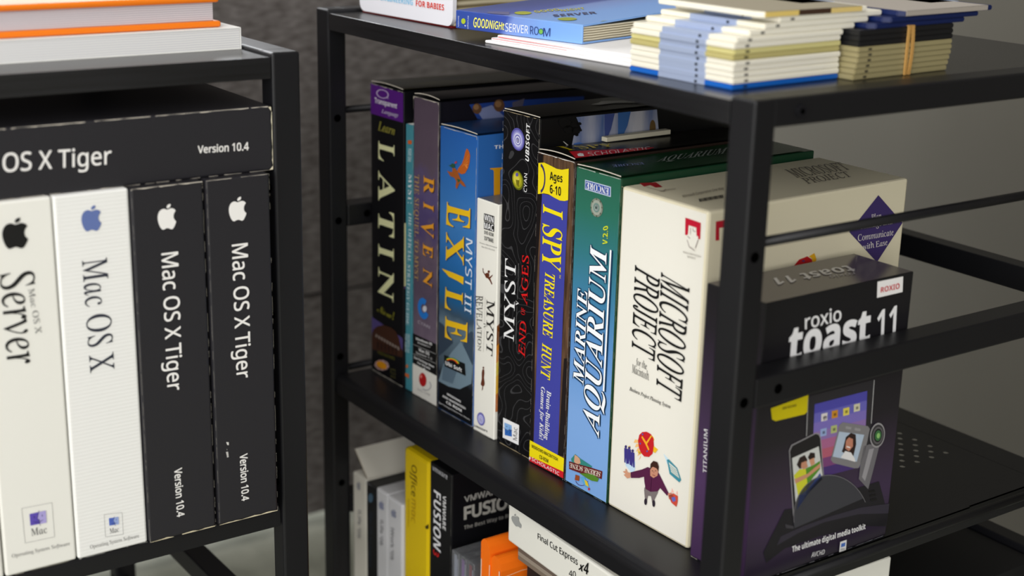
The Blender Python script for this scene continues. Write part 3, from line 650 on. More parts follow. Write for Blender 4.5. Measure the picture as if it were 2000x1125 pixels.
a = Art(c, 'T', 'top_print'); a.T('ENCORE', ST((1196, 628), (950, 654), (940, 636), (1180, 612)), (126, 140, 190), 'b', 2); a.T('AQUARIUM', ST((1310, 568), (1850, 488), (1830, 535), (1290, 606)), (150, 160, 152), 'bi', 2); a.build()
c.wear(11, 't', .8, (210, 216, 208)); c.wear(12, 'lrb', .25, (190, 205, 220))

# --- big off-white box
MW = mat((233, 230, 219), 0.5); MS = mat((222, 214, 186), 0.55)
c = stand('software_box', 'wide off-white box with black slanted capitals and a printed man reaching out', -0.2045 * UP, -0.0993 * UP, 0.0532 * UP, 0.2315, 0.19, MW, MS, MS, rz=0.024, bev=0.002)
def hand_logo(a, F, pts, quad=None):
    f = F
    a.P(f((545, 288), (637, 320), (633, 418), (543, 390)), (190, 20, 48), 1)
    a.P(f((566, 334), (610, 348), (613, 400), (622, 398), (620, 430), (604, 468), (570, 460), (556, 420), (556, 390), (562, 388)), (233, 230, 219), 2)
    for q in (((578, 348), (576, 388)), ((592, 350), (592, 366), (606, 372)), ((574, 412), (560, 398)), ((557, 420), (570, 462), (602, 484)), ((622, 420), (606, 468))): a.L(f(*q), .0005, (120, 100, 100), 3)
    a.P(f((566, 466), (606, 474), (604, 490), (570, 480)), (233, 230, 219), 2)
    a.T('MACINTOSH', f((534, 486), (636, 514), (636, 526), (534, 498)), (150, 144, 134), 's', 2); a.T('SERIES', f((556, 512), (606, 526), (606, 538), (556, 524)), (150, 144, 134), 's', 2)
a = Art(c, 'F', 'hand_logo'); hand_logo(a, S7, None); a.build()
a = Art(c, 'F', 'title_lettering'); KK = (22, 22, 22)
a.T('PROJECT', [(1290, 538), (1279, 706), (1235, 688), (1242, 517)], KK, 'i', 3, .005); a.T('MICROSOFT', [(1348, 556), (1331, 785), (1283, 762), (1293, 531)], KK, 'i', 3, .005)
a.T('for the', [(1244, 699), (1265, 709), (1264, 722), (1243, 712)], (84, 82, 78), 'i', 2, 0, -.28); a.T('Macintosh', [(1236, 711), (1269, 727), (1268, 743), (1235, 727)], (84, 82, 78), 'i', 2, 0, -.28); a.T('Business Project Planning System', [(1231, 755), (1311, 791), (1310, 798), (1230, 762)], (90, 88, 84), 'bi', 2); a.build()
a = Art(c, 'F', 'red_clock_picture')
for i in range(5): a.P(S8((205 + i * 6, 450 + i * 22), (232, 455 + i * 18), (232, 468 + i * 18), (198 + i * 6, 466 + i * 22)), (240, 190, 120), 1)
a.P(S8((282, 425), (296, 440), (300, 455), (286, 455)), (236, 190, 40), 1); a.P(S8((296, 482), (318, 500), (304, 518), (294, 510)), (236, 190, 40), 1); a.P(S8((222, 505), (240, 515), (232, 524), (218, 516)), (236, 190, 40), 1)
a.P(S8((240, 414), (262, 412), (284, 424), (296, 446), (298, 480), (292, 520), (274, 537), (250, 534), (234, 515), (224, 490), (220, 455), (226, 428)), (196, 30, 38), 2)
a.P(S8((242, 432), (262, 462), (286, 428), (290, 434), (266, 472), (278, 500), (272, 504), (256, 470), (238, 440)), (240, 170, 40), 4); a.E(*S8((244, 424))[0], 1.4, 1.8, (70, 90, 170), 4); a.E(*S8((266, 508))[0], 1.4, 1.8, (70, 90, 170), 4); a.E(*S8((232, 470))[0], 1.4, 1.8, (70, 90, 170), 4); a.build()
a = Art(c, 'F', 'three_figures_picture')
a.P(S8((150, 530), (205, 560), (204, 600), (190, 620), (158, 580)), (196, 220, 240), 0)
for x, y, h in ((160, 490, 80), (177, 494, 82), (194, 510, 78)): a.E(*S8((x, y - 4))[0], 2.2, 3, (58, 46, 110), 3); a.P(S8((x - 8, y + 2), (x + 8, y + 6), (x + 9, y + h), (x + 2, y + h), (x, y + h * .6), (x - 2, y + h - 4), (x - 8, y + h - 8)), (60, 52, 130), 2)
a.E(*S8((178, 484))[0], 1.6, 1, (220, 180, 60), 4); a.build()
a = Art(c, 'F', 'calculator_picture'); a.P(S8((345, 520), (372, 550), (380, 585), (362, 570)), (200, 226, 240), 0); a.P(S8((362, 550), (372, 548), (414, 592), (433, 650), (424, 662), (376, 620)), (58, 140, 158), 2); a.P(S8((372, 562), (410, 594), (426, 644), (384, 610)), (212, 222, 214), 3)
for i in range(4): a.L(S8((376 + i * 3, 575 + i * 12), (412 + i * 4, 605 + i * 12)), .0004, (140, 150, 150), 4)
a.build()
a = Art(c, 'F', 'reaching_man_picture')
a.P(S8((250, 690), (262, 680), (262, 740), (254, 752)), (150, 146, 140), 1)
a.P(S8((256, 678), (316, 690), (318, 712), (300, 750), (304, 772), (290, 764), (284, 730), (270, 728), (264, 752), (254, 746), (250, 700)), (122, 112, 112), 2); a.E(*S8((258, 757))[0], 2.8, 6.5, (44, 36, 48), 3); a.E(*S8((298, 766))[0], 2.8, 6.8, (44, 36, 48), 3)
a.P(S8((184, 612), (240, 598), (268, 586), (300, 600), (324, 618), (340, 650), (372, 716), (364, 728), (330, 690), (318, 706), (282, 708), (258, 694), (252, 660), (250, 634), (226, 640), (186, 640)), (84, 30, 66), 3)
a.L(S8((288, 640), (284, 704)), .0004, (60, 20, 48), 5)
a.P(S8((146, 608), (160, 604), (158, 596), (164, 596), (170, 612), (184, 614), (184, 638), (168, 642), (150, 624), (160, 620)), (206, 150, 120), 4); a.P(S8((368, 716), (384, 712), (402, 736), (390, 752), (374, 744)), (206, 130, 110), 4)
a.P(S8((282, 590), (290, 578), (312, 584), (322, 604), (318, 628), (298, 640), (282, 628)), (196, 138, 112), 5); a.P(S8((282, 600), (284, 570), (298, 555), (318, 562), (325, 584), (322, 606), (314, 592), (296, 584), (288, 590)), (58, 34, 26), 6)
for x in (294, 310): a.E(*S8((x, 604))[0], 1, .8, (50, 30, 26), 7)
a.L(S8((294, 624), (308, 628)), .0004, (140, 60, 56), 7); a.L(S8((302, 606), (300, 614)), .0004, (150, 96, 80), 7)
a.P(S8((372, 726), (396, 716), (418, 730), (416, 760), (410, 782), (386, 762)), (206, 76, 58), 4); a.P(S8((386, 736), (404, 732), (408, 752), (394, 758)), (96, 104, 186), 5)
a.P(S8((384, 712), (388, 690), (398, 712)), (244, 190, 180), 3); a.P(S8((408, 716), (414, 702), (416, 724)), (244, 190, 180), 3); a.build()
a = Art(c, 'R', 'diamond_label'); a.P([(1715, 381), (1762, 435), (1712, 512), (1658, 453)], (62, 48, 102), 1); WW = (226, 220, 214)
a.T('Plan,', S9((752, 472), (808, 460), (808, 488), (752, 500)), WW, 'i', 3, 0, -.25); a.T('Manage and', S9((700, 516), (856, 488), (856, 518), (700, 544)), WW, 'i', 3, 0, -.25); a.T('Communicate', S9((686, 570), (860, 542), (860, 572), (686, 602)), WW, 'i', 3, 0, -.25); a.T('with Ease', S9((710, 616), (830, 592), (830, 620), (710, 644)), WW, 'i', 3, 0, -.25); a.build()
a = Art(c, 'R', 'side_print'); a.P(S7((722, 312), (790, 300), (790, 420), (720, 425)), (180, 24, 44), 1); a.P(S7((742, 350), (800, 340), (800, 425), (742, 430)), (222, 214, 186), 2); a.P(S9((375, 722), (400, 692), (440, 676), (462, 690), (466, 712)), (176, 28, 30), 1); a.P(S9((448, 676), (474, 660), (484, 690), (480, 710), (466, 706), (462, 686)), (222, 166, 30), 2); a.E(*S9((420, 698))[0], 3, 2, (90, 50, 90), 3); a.build()
a = Art(c, 'T', 'top_print'); a.P([(1247, 358), (1281, 357), (1294, 366), (1280, 367), (1270, 362), (1258, 365)], (170, 24, 40), 1); a.L([(1262, 366), (1296, 375), (1300, 370)], .0005, (130, 120, 110)); a.T('MACINTOSH', [(1288, 373), (1318, 368), (1320, 371), (1290, 376)], (150, 140, 124), 's')
a.T('Microsoft Corporation One Way', [(1332, 382), (1412, 366), (1414, 371), (1334, 387)], (120, 112, 96), 's'); 
for i in range(14): a.L([(1366 + i * 3.4, 389 - i * .6), (1368 + i * 3.4, 395 - i * .6)], .0006 if i % 3 else .0011, (60, 56, 48))
a.T('MICROSOFT', [(1528, 333), (1640, 318), (1664, 331), (1556, 348)], (96, 90, 78), 'i', 2, .004); a.T('PROJECT', [(1560, 350), (1652, 336), (1668, 345), (1578, 360)], (96, 90, 78), 'i', 2, .004); a.build()
c.wear(13, 'lt', .3, (196, 184, 150))

# --- media toolkit box
TF = art_ramp('purple_print', 0.188, [(0, (66, 44, 78)), (.3, (78, 54, 92)), (.6, (58, 44, 66)), (.85, (34, 30, 36)), (1, (28, 26, 28))])
TR = art_ramp('dark_purple_print', 0.188, [(0, (34, 28, 42)), (.2, (60, 44, 72)), (.34, (52, 41, 58)), (.5, (34, 31, 36)), (1, (23, 23, 25))])
c = stand('software_box', 'glossy dark box behind the right post, with pictured gadgets on its side', -0.0716, -0.0206, 0.0400, 0.188, 0.134, TF, TR, mat((70, 62, 64), 0.18, 0, .5), rz=0.012)
a = Art(c, 'F', 'spine_lettering'); a.T('TITANIUM', S8((541, 612), (546, 398), (564, 402), (558, 620)), W, 's'); a.build()
a = Art(c, 'R', 'title_lettering'); TW = (240, 240, 240)
a.T('roxio', S9((428, 960), (606, 918), (606, 990), (428, 1034)), TW, 's', 2, .008, 0, 'all'); a.T('toast', [(1541, 643), (1700, 605), (1699, 668), (1538, 710)], TW, 'sb', 2, .012, 0.06, 'all'); a.T('11', [(1713, 607), (1751, 596), (1748, 652), (1711, 663)], TW, 'sb', 2); a.build()
a = Art(c, 'R', 'white_label'); a.P(S9((783, 800), (908, 774), (905, 850), (780, 879)), (240, 238, 236), 1); a.T('ROXIO', S9((798, 828), (890, 806), (889, 833), (797, 853)), (196, 34, 44), 'sb', 3); a.build()
a = Art(c, 'R', 'yellow_sticker'); a.P(S10((262, 306), (445, 240), (442, 320), (428, 334), (285, 368), (268, 360)), (206, 190, 0), 1); a.T('NEW FEATURES', S10((318, 300), (386, 284), (386, 296), (318, 312)), (110, 100, 20), 'sb', 3); a.build()
a = Art(c, 'R', 'tablet_picture'); a.P(S10((436, 250), (768, 165), (748, 480), (430, 540)), (44, 42, 46), 0); a.L(S10((444, 258), (436, 442)), .0006, (170, 170, 170), 1); a.L(S10((767, 168), (752, 380)), .0006, (190, 190, 190), 1)
cols = [(78, 74, 168), (104, 100, 184), (124, 110, 186), (140, 112, 170), (168, 100, 140), (176, 92, 112), (120, 66, 116), (70, 48, 110)]
for i, col in enumerate(cols):
    y0, y1 = 286 + i * 46, 286 + (i + 1) * 46; a.P(S10((476 - i * 2, y0), (733 - i * 2, y0 - 66), (731 - i * 2, y1 - 66), (474 - i * 2, y1)), col, 1)
for x, y, col in ((523, 348, (222, 216, 214)), (574, 334, (204, 140, 40)), (630, 321, (222, 206, 90)), (682, 302, (210, 206, 176)), (519, 422, (150, 170, 214)), (570, 407, (176, 186, 120))):
    a.P(S10((x - 15, y - 15), (x + 15, y - 22), (x + 14, y + 15), (x - 16, y + 22)), col, 2); a.P(S10((x - 6, y - 4), (x + 6, y - 7), (x + 6, y + 6), (x - 6, y + 9)), tuple(int(v * .62) for v in col), 3)
a.T('17', S10((515, 348), (534, 343), (534, 360), (515, 365)), (60, 50, 60), 'sb', 4); a.build()
a = Art(c, 'R', 'dock_picture'); DK = (26, 24, 30)
a.P(S10((225, 1010), (330, 800), (400, 790), (700, 690), (790, 662), (850, 820), (860, 870), (700, 880), (500, 930), (330, 990), (240, 1060)), DK, 1)
a.P(S10((310, 930), (420, 880), (560, 830), (700, 790), (840, 770), (852, 812), (690, 822), (520, 862), (400, 912), (290, 975)), (48, 44, 56), 2)
cx, cy = S10((556, 850))[0]
a.E(cx, cy, 74, 89, (58, 58, 64), 5, -10, 178, 345, n=30); a.E(cx, cy, 74, 89, (110, 108, 112), 6, -10, 185, 345, n=30, hole=.985)
a.P(S10((330, 870), (372, 880), (372, 892), (335, 890)), (60, 58, 64), 3)
for i in range(3): a.P(S10((738 + i * 4, 708 + i * 20), (768 + i * 4, 702 + i * 20), (772 + i * 4, 712 + i * 20), (742 + i * 4, 718 + i * 20)), (14, 13, 16), 3)
a.build()
a = Art(c, 'R', 'phone_picture'); a.P(S10((350, 512), (362, 484), (480, 425), (498, 428), (506, 450), (522, 655), (440, 780), (384, 852), (370, 830)), (150, 148, 150), 2); a.P(S10((354, 514), (366, 488), (480, 430), (494, 434), (502, 452), (517, 655), (440, 775), (384, 840), (374, 826)), (30, 28, 30), 3)
a.P(S10((364, 548), (494, 490), (515, 650), (455, 705), (384, 805)), (206, 208, 204), 4)
a.P(S10((386, 580), (400, 545), (425, 532), (438, 555), (430, 590), (400, 600)), (44, 30, 26), 5); a.P(S10((408, 570), (432, 560), (440, 590), (420, 602), (406, 592)), (196, 140, 110), 6); a.P(S10((440, 545), (452, 520), (474, 522), (476, 545), (452, 560)), (40, 28, 24), 5); a.P(S10((446, 556), (470, 545), (474, 575), (456, 586)), (206, 150, 116), 6)
a.P(S10((372, 632), (400, 602), (430, 600), (440, 690), (430, 725), (392, 728), (380, 660)), (206, 206, 50), 5); a.P(S10((430, 598), (470, 580), (500, 560), (500, 600), (460, 650), (440, 690)), (86, 140, 40), 5); a.P(S10((374, 650), (440, 622), (470, 596), (500, 572), (502, 590), (440, 640), (380, 672)), (200, 146, 112), 6); a.P(S10((400, 728), (440, 700), (500, 620), (512, 650), (455, 706), (386, 800)), (64, 84, 150), 5); a.build()
a = Art(c, 'R', 'camcorder_picture'); GR = (126, 124, 126)
a.P(S10((714, 490), (742, 480), (790, 490), (760, 610), (736, 700), (690, 650), (700, 560)), (108, 106, 110), 3); a.P(S10((740, 505), (764, 500), (738, 600), (720, 660), (705, 640)), (150, 148, 152), 4)
a.P(S10((596, 385), (612, 373), (735, 392), (744, 406), (716, 540), (690, 596), (670, 598), (566, 572), (553, 556)), GR, 3); a.P(S10((594, 418), (716, 434), (680, 565), (562, 540)), (176, 192, 210), 4)
a.P(S10((612, 500), (626, 445), (650, 425), (674, 432), (676, 480), (660, 550), (640, 540), (606, 515)), (46, 28, 26), 5); a.P(S10((626, 462), (640, 446), (660, 454), (660, 490), (640, 514), (622, 500)), (190, 128, 104), 6); a.L(S10((628, 490), (646, 496)), .0008, (240, 230, 226), 7); a.P(S10((600, 545), (622, 512), (650, 520), (668, 548), (672, 566)), (226, 224, 224), 6)
for x, y in ((640, 400), (684, 408)): a.P(S10((x - 14, y - 9), (x + 14, y - 4), (x + 12, y + 9), (x - 15, y + 4)), (150, 148, 150), 4)
for k, col in ((1, (150, 148, 150)), (.86, (58, 56, 58)), (.7, (96, 94, 96)), (.55, (30, 30, 32)), (.42, (60, 110, 66)), (.22, (140, 190, 110))): a.E(*S10((780, 436))[0], 14.4 * k, 24.5 * k, col, 5 + int((1 - k) * 10), 8)
a.build()
a = Art(c, 'R', 'slogan_lettering'); a.T('The ultimate digital media toolkit', S10((362, 978), (720, 866), (720, 892), (362, 1006)), TW, 'sb', 8); a.T('AVCHD', S10((456, 1008), (522, 992), (520, 1014), (455, 1032)), TW, 'si', 8); a.P(S10((597, 956), (629, 945), (625, 995), (592, 1006)), (226, 226, 226), 7); a.P(S10((602, 964), (622, 958), (620, 976), (600, 982)), (70, 110, 186), 8); a.T('Mac', S10((600, 988), (620, 982), (619, 992), (599, 998)), (70, 70, 70), 's', 8); a.build()
a = Art(c, 'T', 'top_print', .2); a.T('toast 11', S9((690, 752), (300, 818), (276, 786), (640, 722)), (190, 188, 186), 'sb', 2, 0, 0, 'all'); a.T('roxio', S9((680, 768), (556, 786), (546, 772), (668, 756)), (150, 148, 148), 's', 2, 0, 0, 'all'); a.build()
c.wear(14, 'b', .5); c.wear(15, 'b', .35, (180, 180, 190), 'R')

# ------------------------------------------------------------------ left rack: tall boxes and the lying one
LB = 'tall operating system boxes in the left rack'
QT = math.pi / 2
OSW = mat((231, 230, 222), 0.5); OSR = ribbed('white_ribbed_card', (233, 233, 229)); OSK = mat((35, 34, 38), 0.42)
def os_box(label, x, y, w, front, rz=QT, h=0.2394, group=LB, **k):
    return Carton('software_box', label, 'software box', (x, y, ZS), rz, w, 0.185, h, front, k.get('side', front), k.get('side', front), group, bev=0.0014)
os_box('white box standing at the extreme left, mostly cut off by the picture edge', -0.2792, -0.3915, 0.0455, OSW)
c = os_box('creamy white tall box with a black fruit emblem and large thin serif word', -0.2790, -0.3448, 0.0448, OSW)
a = Art(c, 'F', 'fruit_emblem'); fruit_mark(a, [(2.5, 426), (54.5, 424), (55.5, 484), (3.5, 487)], (18, 18, 18)); a.build()
a = Art(c, 'F', 'title_lettering'); a.T('Server', [(65, 528), (80, 705), (14, 715), (-1, 535)], (24, 24, 24), 'i', 2, .0, -.28); a.build(); a = Art(c, 'F', 'subtitle_lettering'); a.T('Mac OS X', [(66, 562), (81.5, 650), (69.5, 652.5), (54.5, 565)], (96, 96, 94), 'i', 2, 0, -.28); a.build()
def corner_mark(c, fr, fc, mq, ow, c1, c2):
    a = Art(c, 'F', 'square_face_emblem')
    for p, q in zip(fr, fr[1:] + fr[:1]): a.L([p, q], .00022, (150, 150, 148), 1)
    face_mark(a, fc, c1, c2, (50, 44, 100)); a.T('Mac', mq, (96, 96, 96), 'i', 2, 0, -.28); a.T('Operating System Software', ow, (120, 120, 118), 'i', 2, 0, -.28); a.build()
corner_mark(c, Z3((135, 700), (325, 663), (342, 878), (157, 917)), Z3((184, 735), (286, 713), (291, 788), (190, 808)), [(59.7, 1032.5), (90.5, 1026), (92, 1040), (61, 1046.5)],
            [(22, 1082), (135.5, 1057), (136.3, 1064), (23, 1089)], (92, 74, 172), (170, 160, 214))
c.wear(20, 'b', .4, (190, 184, 166))
c = os_box('bright white finely ribbed tall box with a blue fruit emblem', -0.2781, -0.2992, 0.0464, OSR)
a = Art(c, 'F', 'fruit_emblem'); fruit_mark(a, [(157.5, 402), (197.5, 400), (198.3, 450), (158.5, 452.5)], (96, 114, 168)); a.build()
a = Art(c, 'F', 'title_lettering'); a.T('Mac OS X', [(208, 502), (223, 721), (176, 729), (159.5, 508.5)], (44, 48, 60), 'i', 2, .0, -.28); a.build()
corner_mark(c, Z3((653, 739), (765, 725), (773, 863), (661, 878)), Z3((682, 762), (742, 752), (745, 798), (686, 808)), [(213.5, 1032), (231.5, 1028), (232, 1038), (214, 1042)],
            [(175, 1064.5), (270.5, 1042), (271.3, 1049), (175.8, 1071.5)], (78, 104, 186), (152, 170, 216))
c.wear(21, 'b', .3, (210, 210, 206))
for k, (y, w, lab, ap, tq, vq) in enumerate((
        (-0.2523, 0.0470, 'black tall box with white fruit emblem and torn upper edge, beside the ribbed white box', [(306.5, 400), (343.5, 397), (344.5, 447), (307.5, 449)], [(347, 491), (356, 759), (327, 764), (315, 495)], [(354.5, 913), (359.5, 1006), (345.5, 1010), (340, 916.5)]),
        (-0.2033, 0.0440, 'black tall box with white fruit emblem standing against the right post of the left rack', [(445.5, 386), (480.5, 383), (481.5, 430), (446.5, 433)], [(483, 474), (489.5, 735), (462, 740), (452.5, 478)], [(482.5, 885), (485.5, 975), (472, 978.5), (468, 888)]))):
    c = os_box(lab, -0.2761 + .0002 * k, y, w, OSK)
    a = Art(c, 'F', 'fruit_emblem'); fruit_mark(a, ap, (236, 234, 230)); a.build()
    a = Art(c, 'F', 'title_lettering'); a.TB('Mac OS X Tiger', tq, (236, 234, 230), 's'); a.build(); a = Art(c, 'F', 'version_lettering'); a.TB('Version 10.4', vq, (232, 230, 226), 's'); a.build()
    if k:
        a = Art(c, 'F', 'scuff_mark'); a.P(Z3((1418, 282), (1434, 284), (1434, 302), (1424, 300)), (214, 212, 206), 3); a.P(Z3((1416, 345), (1430, 342), (1434, 376), (1424, 380), (1420, 360)), (190, 188, 184), 3); a.P(Z3((1420, 325), (1426, 328), (1424, 336)), (150, 150, 148), 3); a.build()
    c.wear(22 + k, 'b', 1.5, (214, 204, 172)); c.wear(25 + k, 't', 1.2 - k * .5); c.wear(27 + k, 'lr', .15)
c = Carton('software_box', 'black box lying across the tops of the tall boxes in the left rack', 'software box', (-0.2826, -0.3926, G - 0.0762), QT, 0.2395, 0.185, 0.0425, OSK, OSK, OSK, None, bev=0.0014)
a = Art(c, 'F', 'title_lettering'); a.TB('OS X Tiger', [(5, 299.5), (217, 286.5), (217, 320), (5, 336)], (236, 234, 230), 's'); a.TB('Mac', [(-84, 305), (-8, 300), (-8, 337), (-84, 343)], (236, 234, 230), 's')
a.build(); a = Art(c, 'F', 'version_lettering'); a.TB('Version 10.4', [(386, 285), (485, 277.5), (485, 293), (386, 299)], (232, 230, 226), 's'); a.build()
c.wear(30, 't', 1.0); c.wear(31, 'r', 1.9, (220, 212, 186)); c.wear(32, 'b', .5)

# ------------------------------------------------------------------ books on the left rack
TOP = G - 0.0027
PG = layered('cut_page_edges', (206, 206, 208), (232, 232, 228), 210)
PG2 = layered('grey_page_edges', (176, 172, 180), (214, 210, 212), 230)
r = thing('paperback_book', 'thick white paperback lying flat under the orange hardback', 'book', (-0.3205, -0.4040, TOP), QT + .019)
mb = MB(); mb.box(0.0004, 0.2496, 0.0004, 0.17, 0.0006, 0.0136, PG, .0002); mb.build('page_block', r)
mb = MB(); mb.box(0, 0.2505, 0.0, 0.1705, 0.0136, 0.0142, PAPER); mb.box(0, 0.2505, 0.0, 0.1705, 0, 0.0006, PAPER); mb.box(0.2499, 0.2505, 0.0, 0.1705, 0.0006, 0.0136, PAPER); mb.build('cover', r)
ORA = mat((236, 122, 16), 0.45)
r = thing('hardback_book', 'orange hardback book lying on the white paperback', 'book', (-0.3252, -0.4020, TOP + 0.0144), QT + .024)
mb = MB(); mb.box(0, 0.2375, 0, 0.165, 0, 0.0040, ORA, .0016, 3); mb.box(0, 0.2365, 0, 0.165, 0.0160, 0.0200, ORA, .0016, 3); mb.build('cover', r)
mb = MB(); mb.box(0.002, 0.2335, 0.004, 0.16, 0.0040, 0.0160, PG2, .0003); mb.build('page_block', r)

# ------------------------------------------------------------------ books and papers on the right rack
r = thing('board_book', 'thick white board book with rounded corners, red and pale blue lettering', 'book', (-0.4935, 0.0289, TOP), .062)
BW, BH, BD = 0.1293, 0.052, 0.185
def rounded(w, h, r_, n=6):
    pts = []
    for cx, cy, a0 in ((w - r_, r_, -90), (w - r_, h - r_, 0), (r_, h - r_, 90), (r_, r_, 180)):
        for i in range(n + 1):
            t = math.radians(a0 + 90 * i / n); pts.append((cx + r_ * math.cos(t), cy + r_ * math.sin(t)))
    return pts
mb = MB(); mb.prism([(x, z + .0012) for x, z in rounded(BW, BH, .007)], 0.0, 0.0035, mat((236, 236, 242), .4), 'y'); mb.build('spine', r)
mb = MB(); mb.box(0.003, BW - .002, 0.0035, BD, 0.0012, BH - .001, layered('board_page_edges', (112, 100, 74), (196, 186, 158), 60), .0004); mb.build('page_block', r)
mb = MB(); mb.box(0.002, BW - .003, 0.0015, BD, 0, 0.0012, mat((120, 20, 24), .5)); mb.build('back_cover', r)
mb = MB(); mb.box(0.001, BW - .001, 0.0015, BD, BH - .001, BH + .0008, mat((236, 236, 242), .4), .0005); mb.build('front_cover', r)
class Plain(Carton):
    def __init__(s, root, M, w, d, h): s.root, s.M, s.I, s.w, s.d, s.h, s.arch = root, M, M.inverted(), w, d, h, 0.0
def plain(r, w, d, h): return Plain(r, Matrix.Translation(r.location) @ r.rotation_euler.to_matrix().to_4x4(), w, d, h)
c = plain(r, BW, BD, BH)
a = Art(c, 'F', 'spine_lettering'); a.T('FOR BABIES', [(813, 0), (868, 9), (868, 20.5), (813, 11.5)], (216, 62, 44), 'sb'); a.T('ENGINEERING', [(744, -11), (807, -1), (807, 10), (744, 0)], (142, 200, 232), 'sb'); a.T('SOFTWARE', [(705, -18), (739, -12.5), (739, -2), (705, -7)], (142, 200, 232), 'sb'); a.build()

for k in range(3):
    c = Carton('booklet', ['lowest white booklet of the small pile under the blue board book', 'middle white booklet with a red edge, under the blue board book', 'top white booklet of the small pile, touching the blue board book'][k], 'booklet',
               (-0.2841 + .004 * k, 0.0126 + .0025 * k, TOP + 0.0021 * k), .126 + .02 * k, 0.143 - .004 * k, 0.19, 0.0020, mat((244, 243, 243), .6), group='white booklets under the blue book', part='sheets', bev=0.0006)
    if k:
        a = Art(c, 'F', 'red_edge'); a.UV([(0.001, .0013 if k == 1 else .0004), (0.075, .0013 if k == 1 else .0002), (0.075, .0016 if k == 1 else .0004), (0.001, .0019 if k == 1 else .001)], (226, 96, 100)); a.build()

def blue_cover():
    m, N, L, b = nodes('blue_night_print', 0.3, 0.45)
    tc = N.new('ShaderNodeTexCoord'); sp = N.new('ShaderNodeSeparateXYZ'); L.new(tc.outputs['Object'], sp.inputs[0])
    ad = N.new('ShaderNodeMath'); ad.operation = 'MULTIPLY_ADD'; ad.inputs[1].default_value = -0.6; L.new(sp.outputs['Z'], ad.inputs[0]); L.new(sp.outputs['X'], ad.inputs[2])
    d = N.new('ShaderNodeMath'); d.operation = 'DIVIDE'; d.inputs[1].default_value = 0.1154; L.new(ad.outputs[0], d.inputs[0])
    r = N.new('ShaderNodeValToRGB'); e = r.color_ramp.elements
    for p, c in ((.0, (52, 78, 158)), (.36, (62, 84, 170)), (.42, (124, 150, 214)), (.7, (122, 166, 230))):
        k = e.new(p) if p else e[0]; k.position = p; k.color = rgb(c)
    e[-1].position = 1; e[-1].color = rgb((128, 172, 234))
    L.new(d.outputs[0], r.inputs[0]); L.new(r.outputs[0], b.inputs['Base Color'])
    return m
BLC = blue_cover()
w, d, h = 0.1154, 0.15, 0.0128
r = thing('board_book', 'blue board book with yellow, white and navy hand lettering on its spine', 'book', (-0.3190, 0.0105, TOP + 0.0066), .252)
mb = MB(); mb.box(0, w, 0, 0.0016, 0, h, BLC, .0005); mb.box(0, w, 0.0014, d, 0, 0.0012, BLC, .0003); mb.build('cover', r)
mb = MB(); mb.box(0, w, 0, d, -0.0007, 0.0007, BLC, .0004); o = FCOV = mb.build('front_cover', r); o.location = (0, 0.0008, h - .0006); o.rotation_euler = (math.radians(1.6), 0, 0)
mb = MB(); mb.box(0.0012, w - .0008, 0.0018, d - .002, 0.0012, h - .0016, layered('cream_board_pages', (126, 116, 90), (226, 218, 196), 190), .0003); mb.build('page_block', r)
c = plain(r, w, d, h)
U = frame(860, 0, 4.762)
a = Art(c, 'F', 'spine_lettering')
a.T('GOODNiGHt', U((312, 162), (600, 212), (600, 278), (312, 250)), (244, 238, 110), 'si', 2, .012); a.T('SERVER', U((608, 214), (822, 240), (820, 314), (608, 290)), (236, 240, 250), 's', 2); a.T('RO', U((838, 240), (918, 252), (916, 326), (838, 318)), (40, 58, 120), 's', 2); a.T('M', U((962, 260), (1028, 262), (1024, 338), (960, 340)), (40, 58, 120), 's', 2)
a.E(*U((940, 293))[0], 5, 6, (50, 100, 110), 2); a.E(*U((940, 293))[0], 3.6, 4.5, (120, 180, 80), 3)
a.T('Smith', U((180, 148), (178, 248), (166, 246), (168, 146)), (210, 220, 240), 's', 2); a.T('Kruege', U((270, 150), (268, 270), (256, 268), (258, 148)), (210, 220, 240), 's', 2)
a.E(*U((218, 196))[0], 4.2, 5.5, (170, 190, 50), 2); a.P(U((228, 232), (242, 236), (234, 250)), (226, 230, 240), 2); a.build()
pr = Plain(FCOV, Matrix.Translation(r.location) @ r.rotation_euler.to_matrix().to_4x4() @ Matrix.Translation((0, .0008, h - .0006)) @ Matrix.Rotation(math.radians(1.6), 4, 'X'), w, d, 0.0007)
a = Art(pr, 'T', 'cover_print', .3)
for x, y, rx, ry, col in ((768, 124, 80, 15, (170, 176, 50)), (1180, 180, 90, 15, (160, 170, 46)), (1580, 205, 90, 12, (150, 160, 50))): a.E(*U((x, y))[0], rx / 4.762, ry / 4.762, col, 1)
a.T('GOOD', U((860, 104), (1090, 82), (1120, 100), (890, 122)), (196, 190, 70), 'sb', 1); a.T('NIGHT', U((1110, 92), (1330, 72), (1350, 90), (1130, 110)), (196, 190, 70), 'sb', 1); a.T('SERVER', U((1040, 140), (1440, 110), (1460, 130), (1060, 160)), (50, 50, 100), 'sb', 1)
a.P(U((250, 150), (450, 108), (640, 112), (640, 140), (420, 140)), (92, 96, 150), 0); a.build()

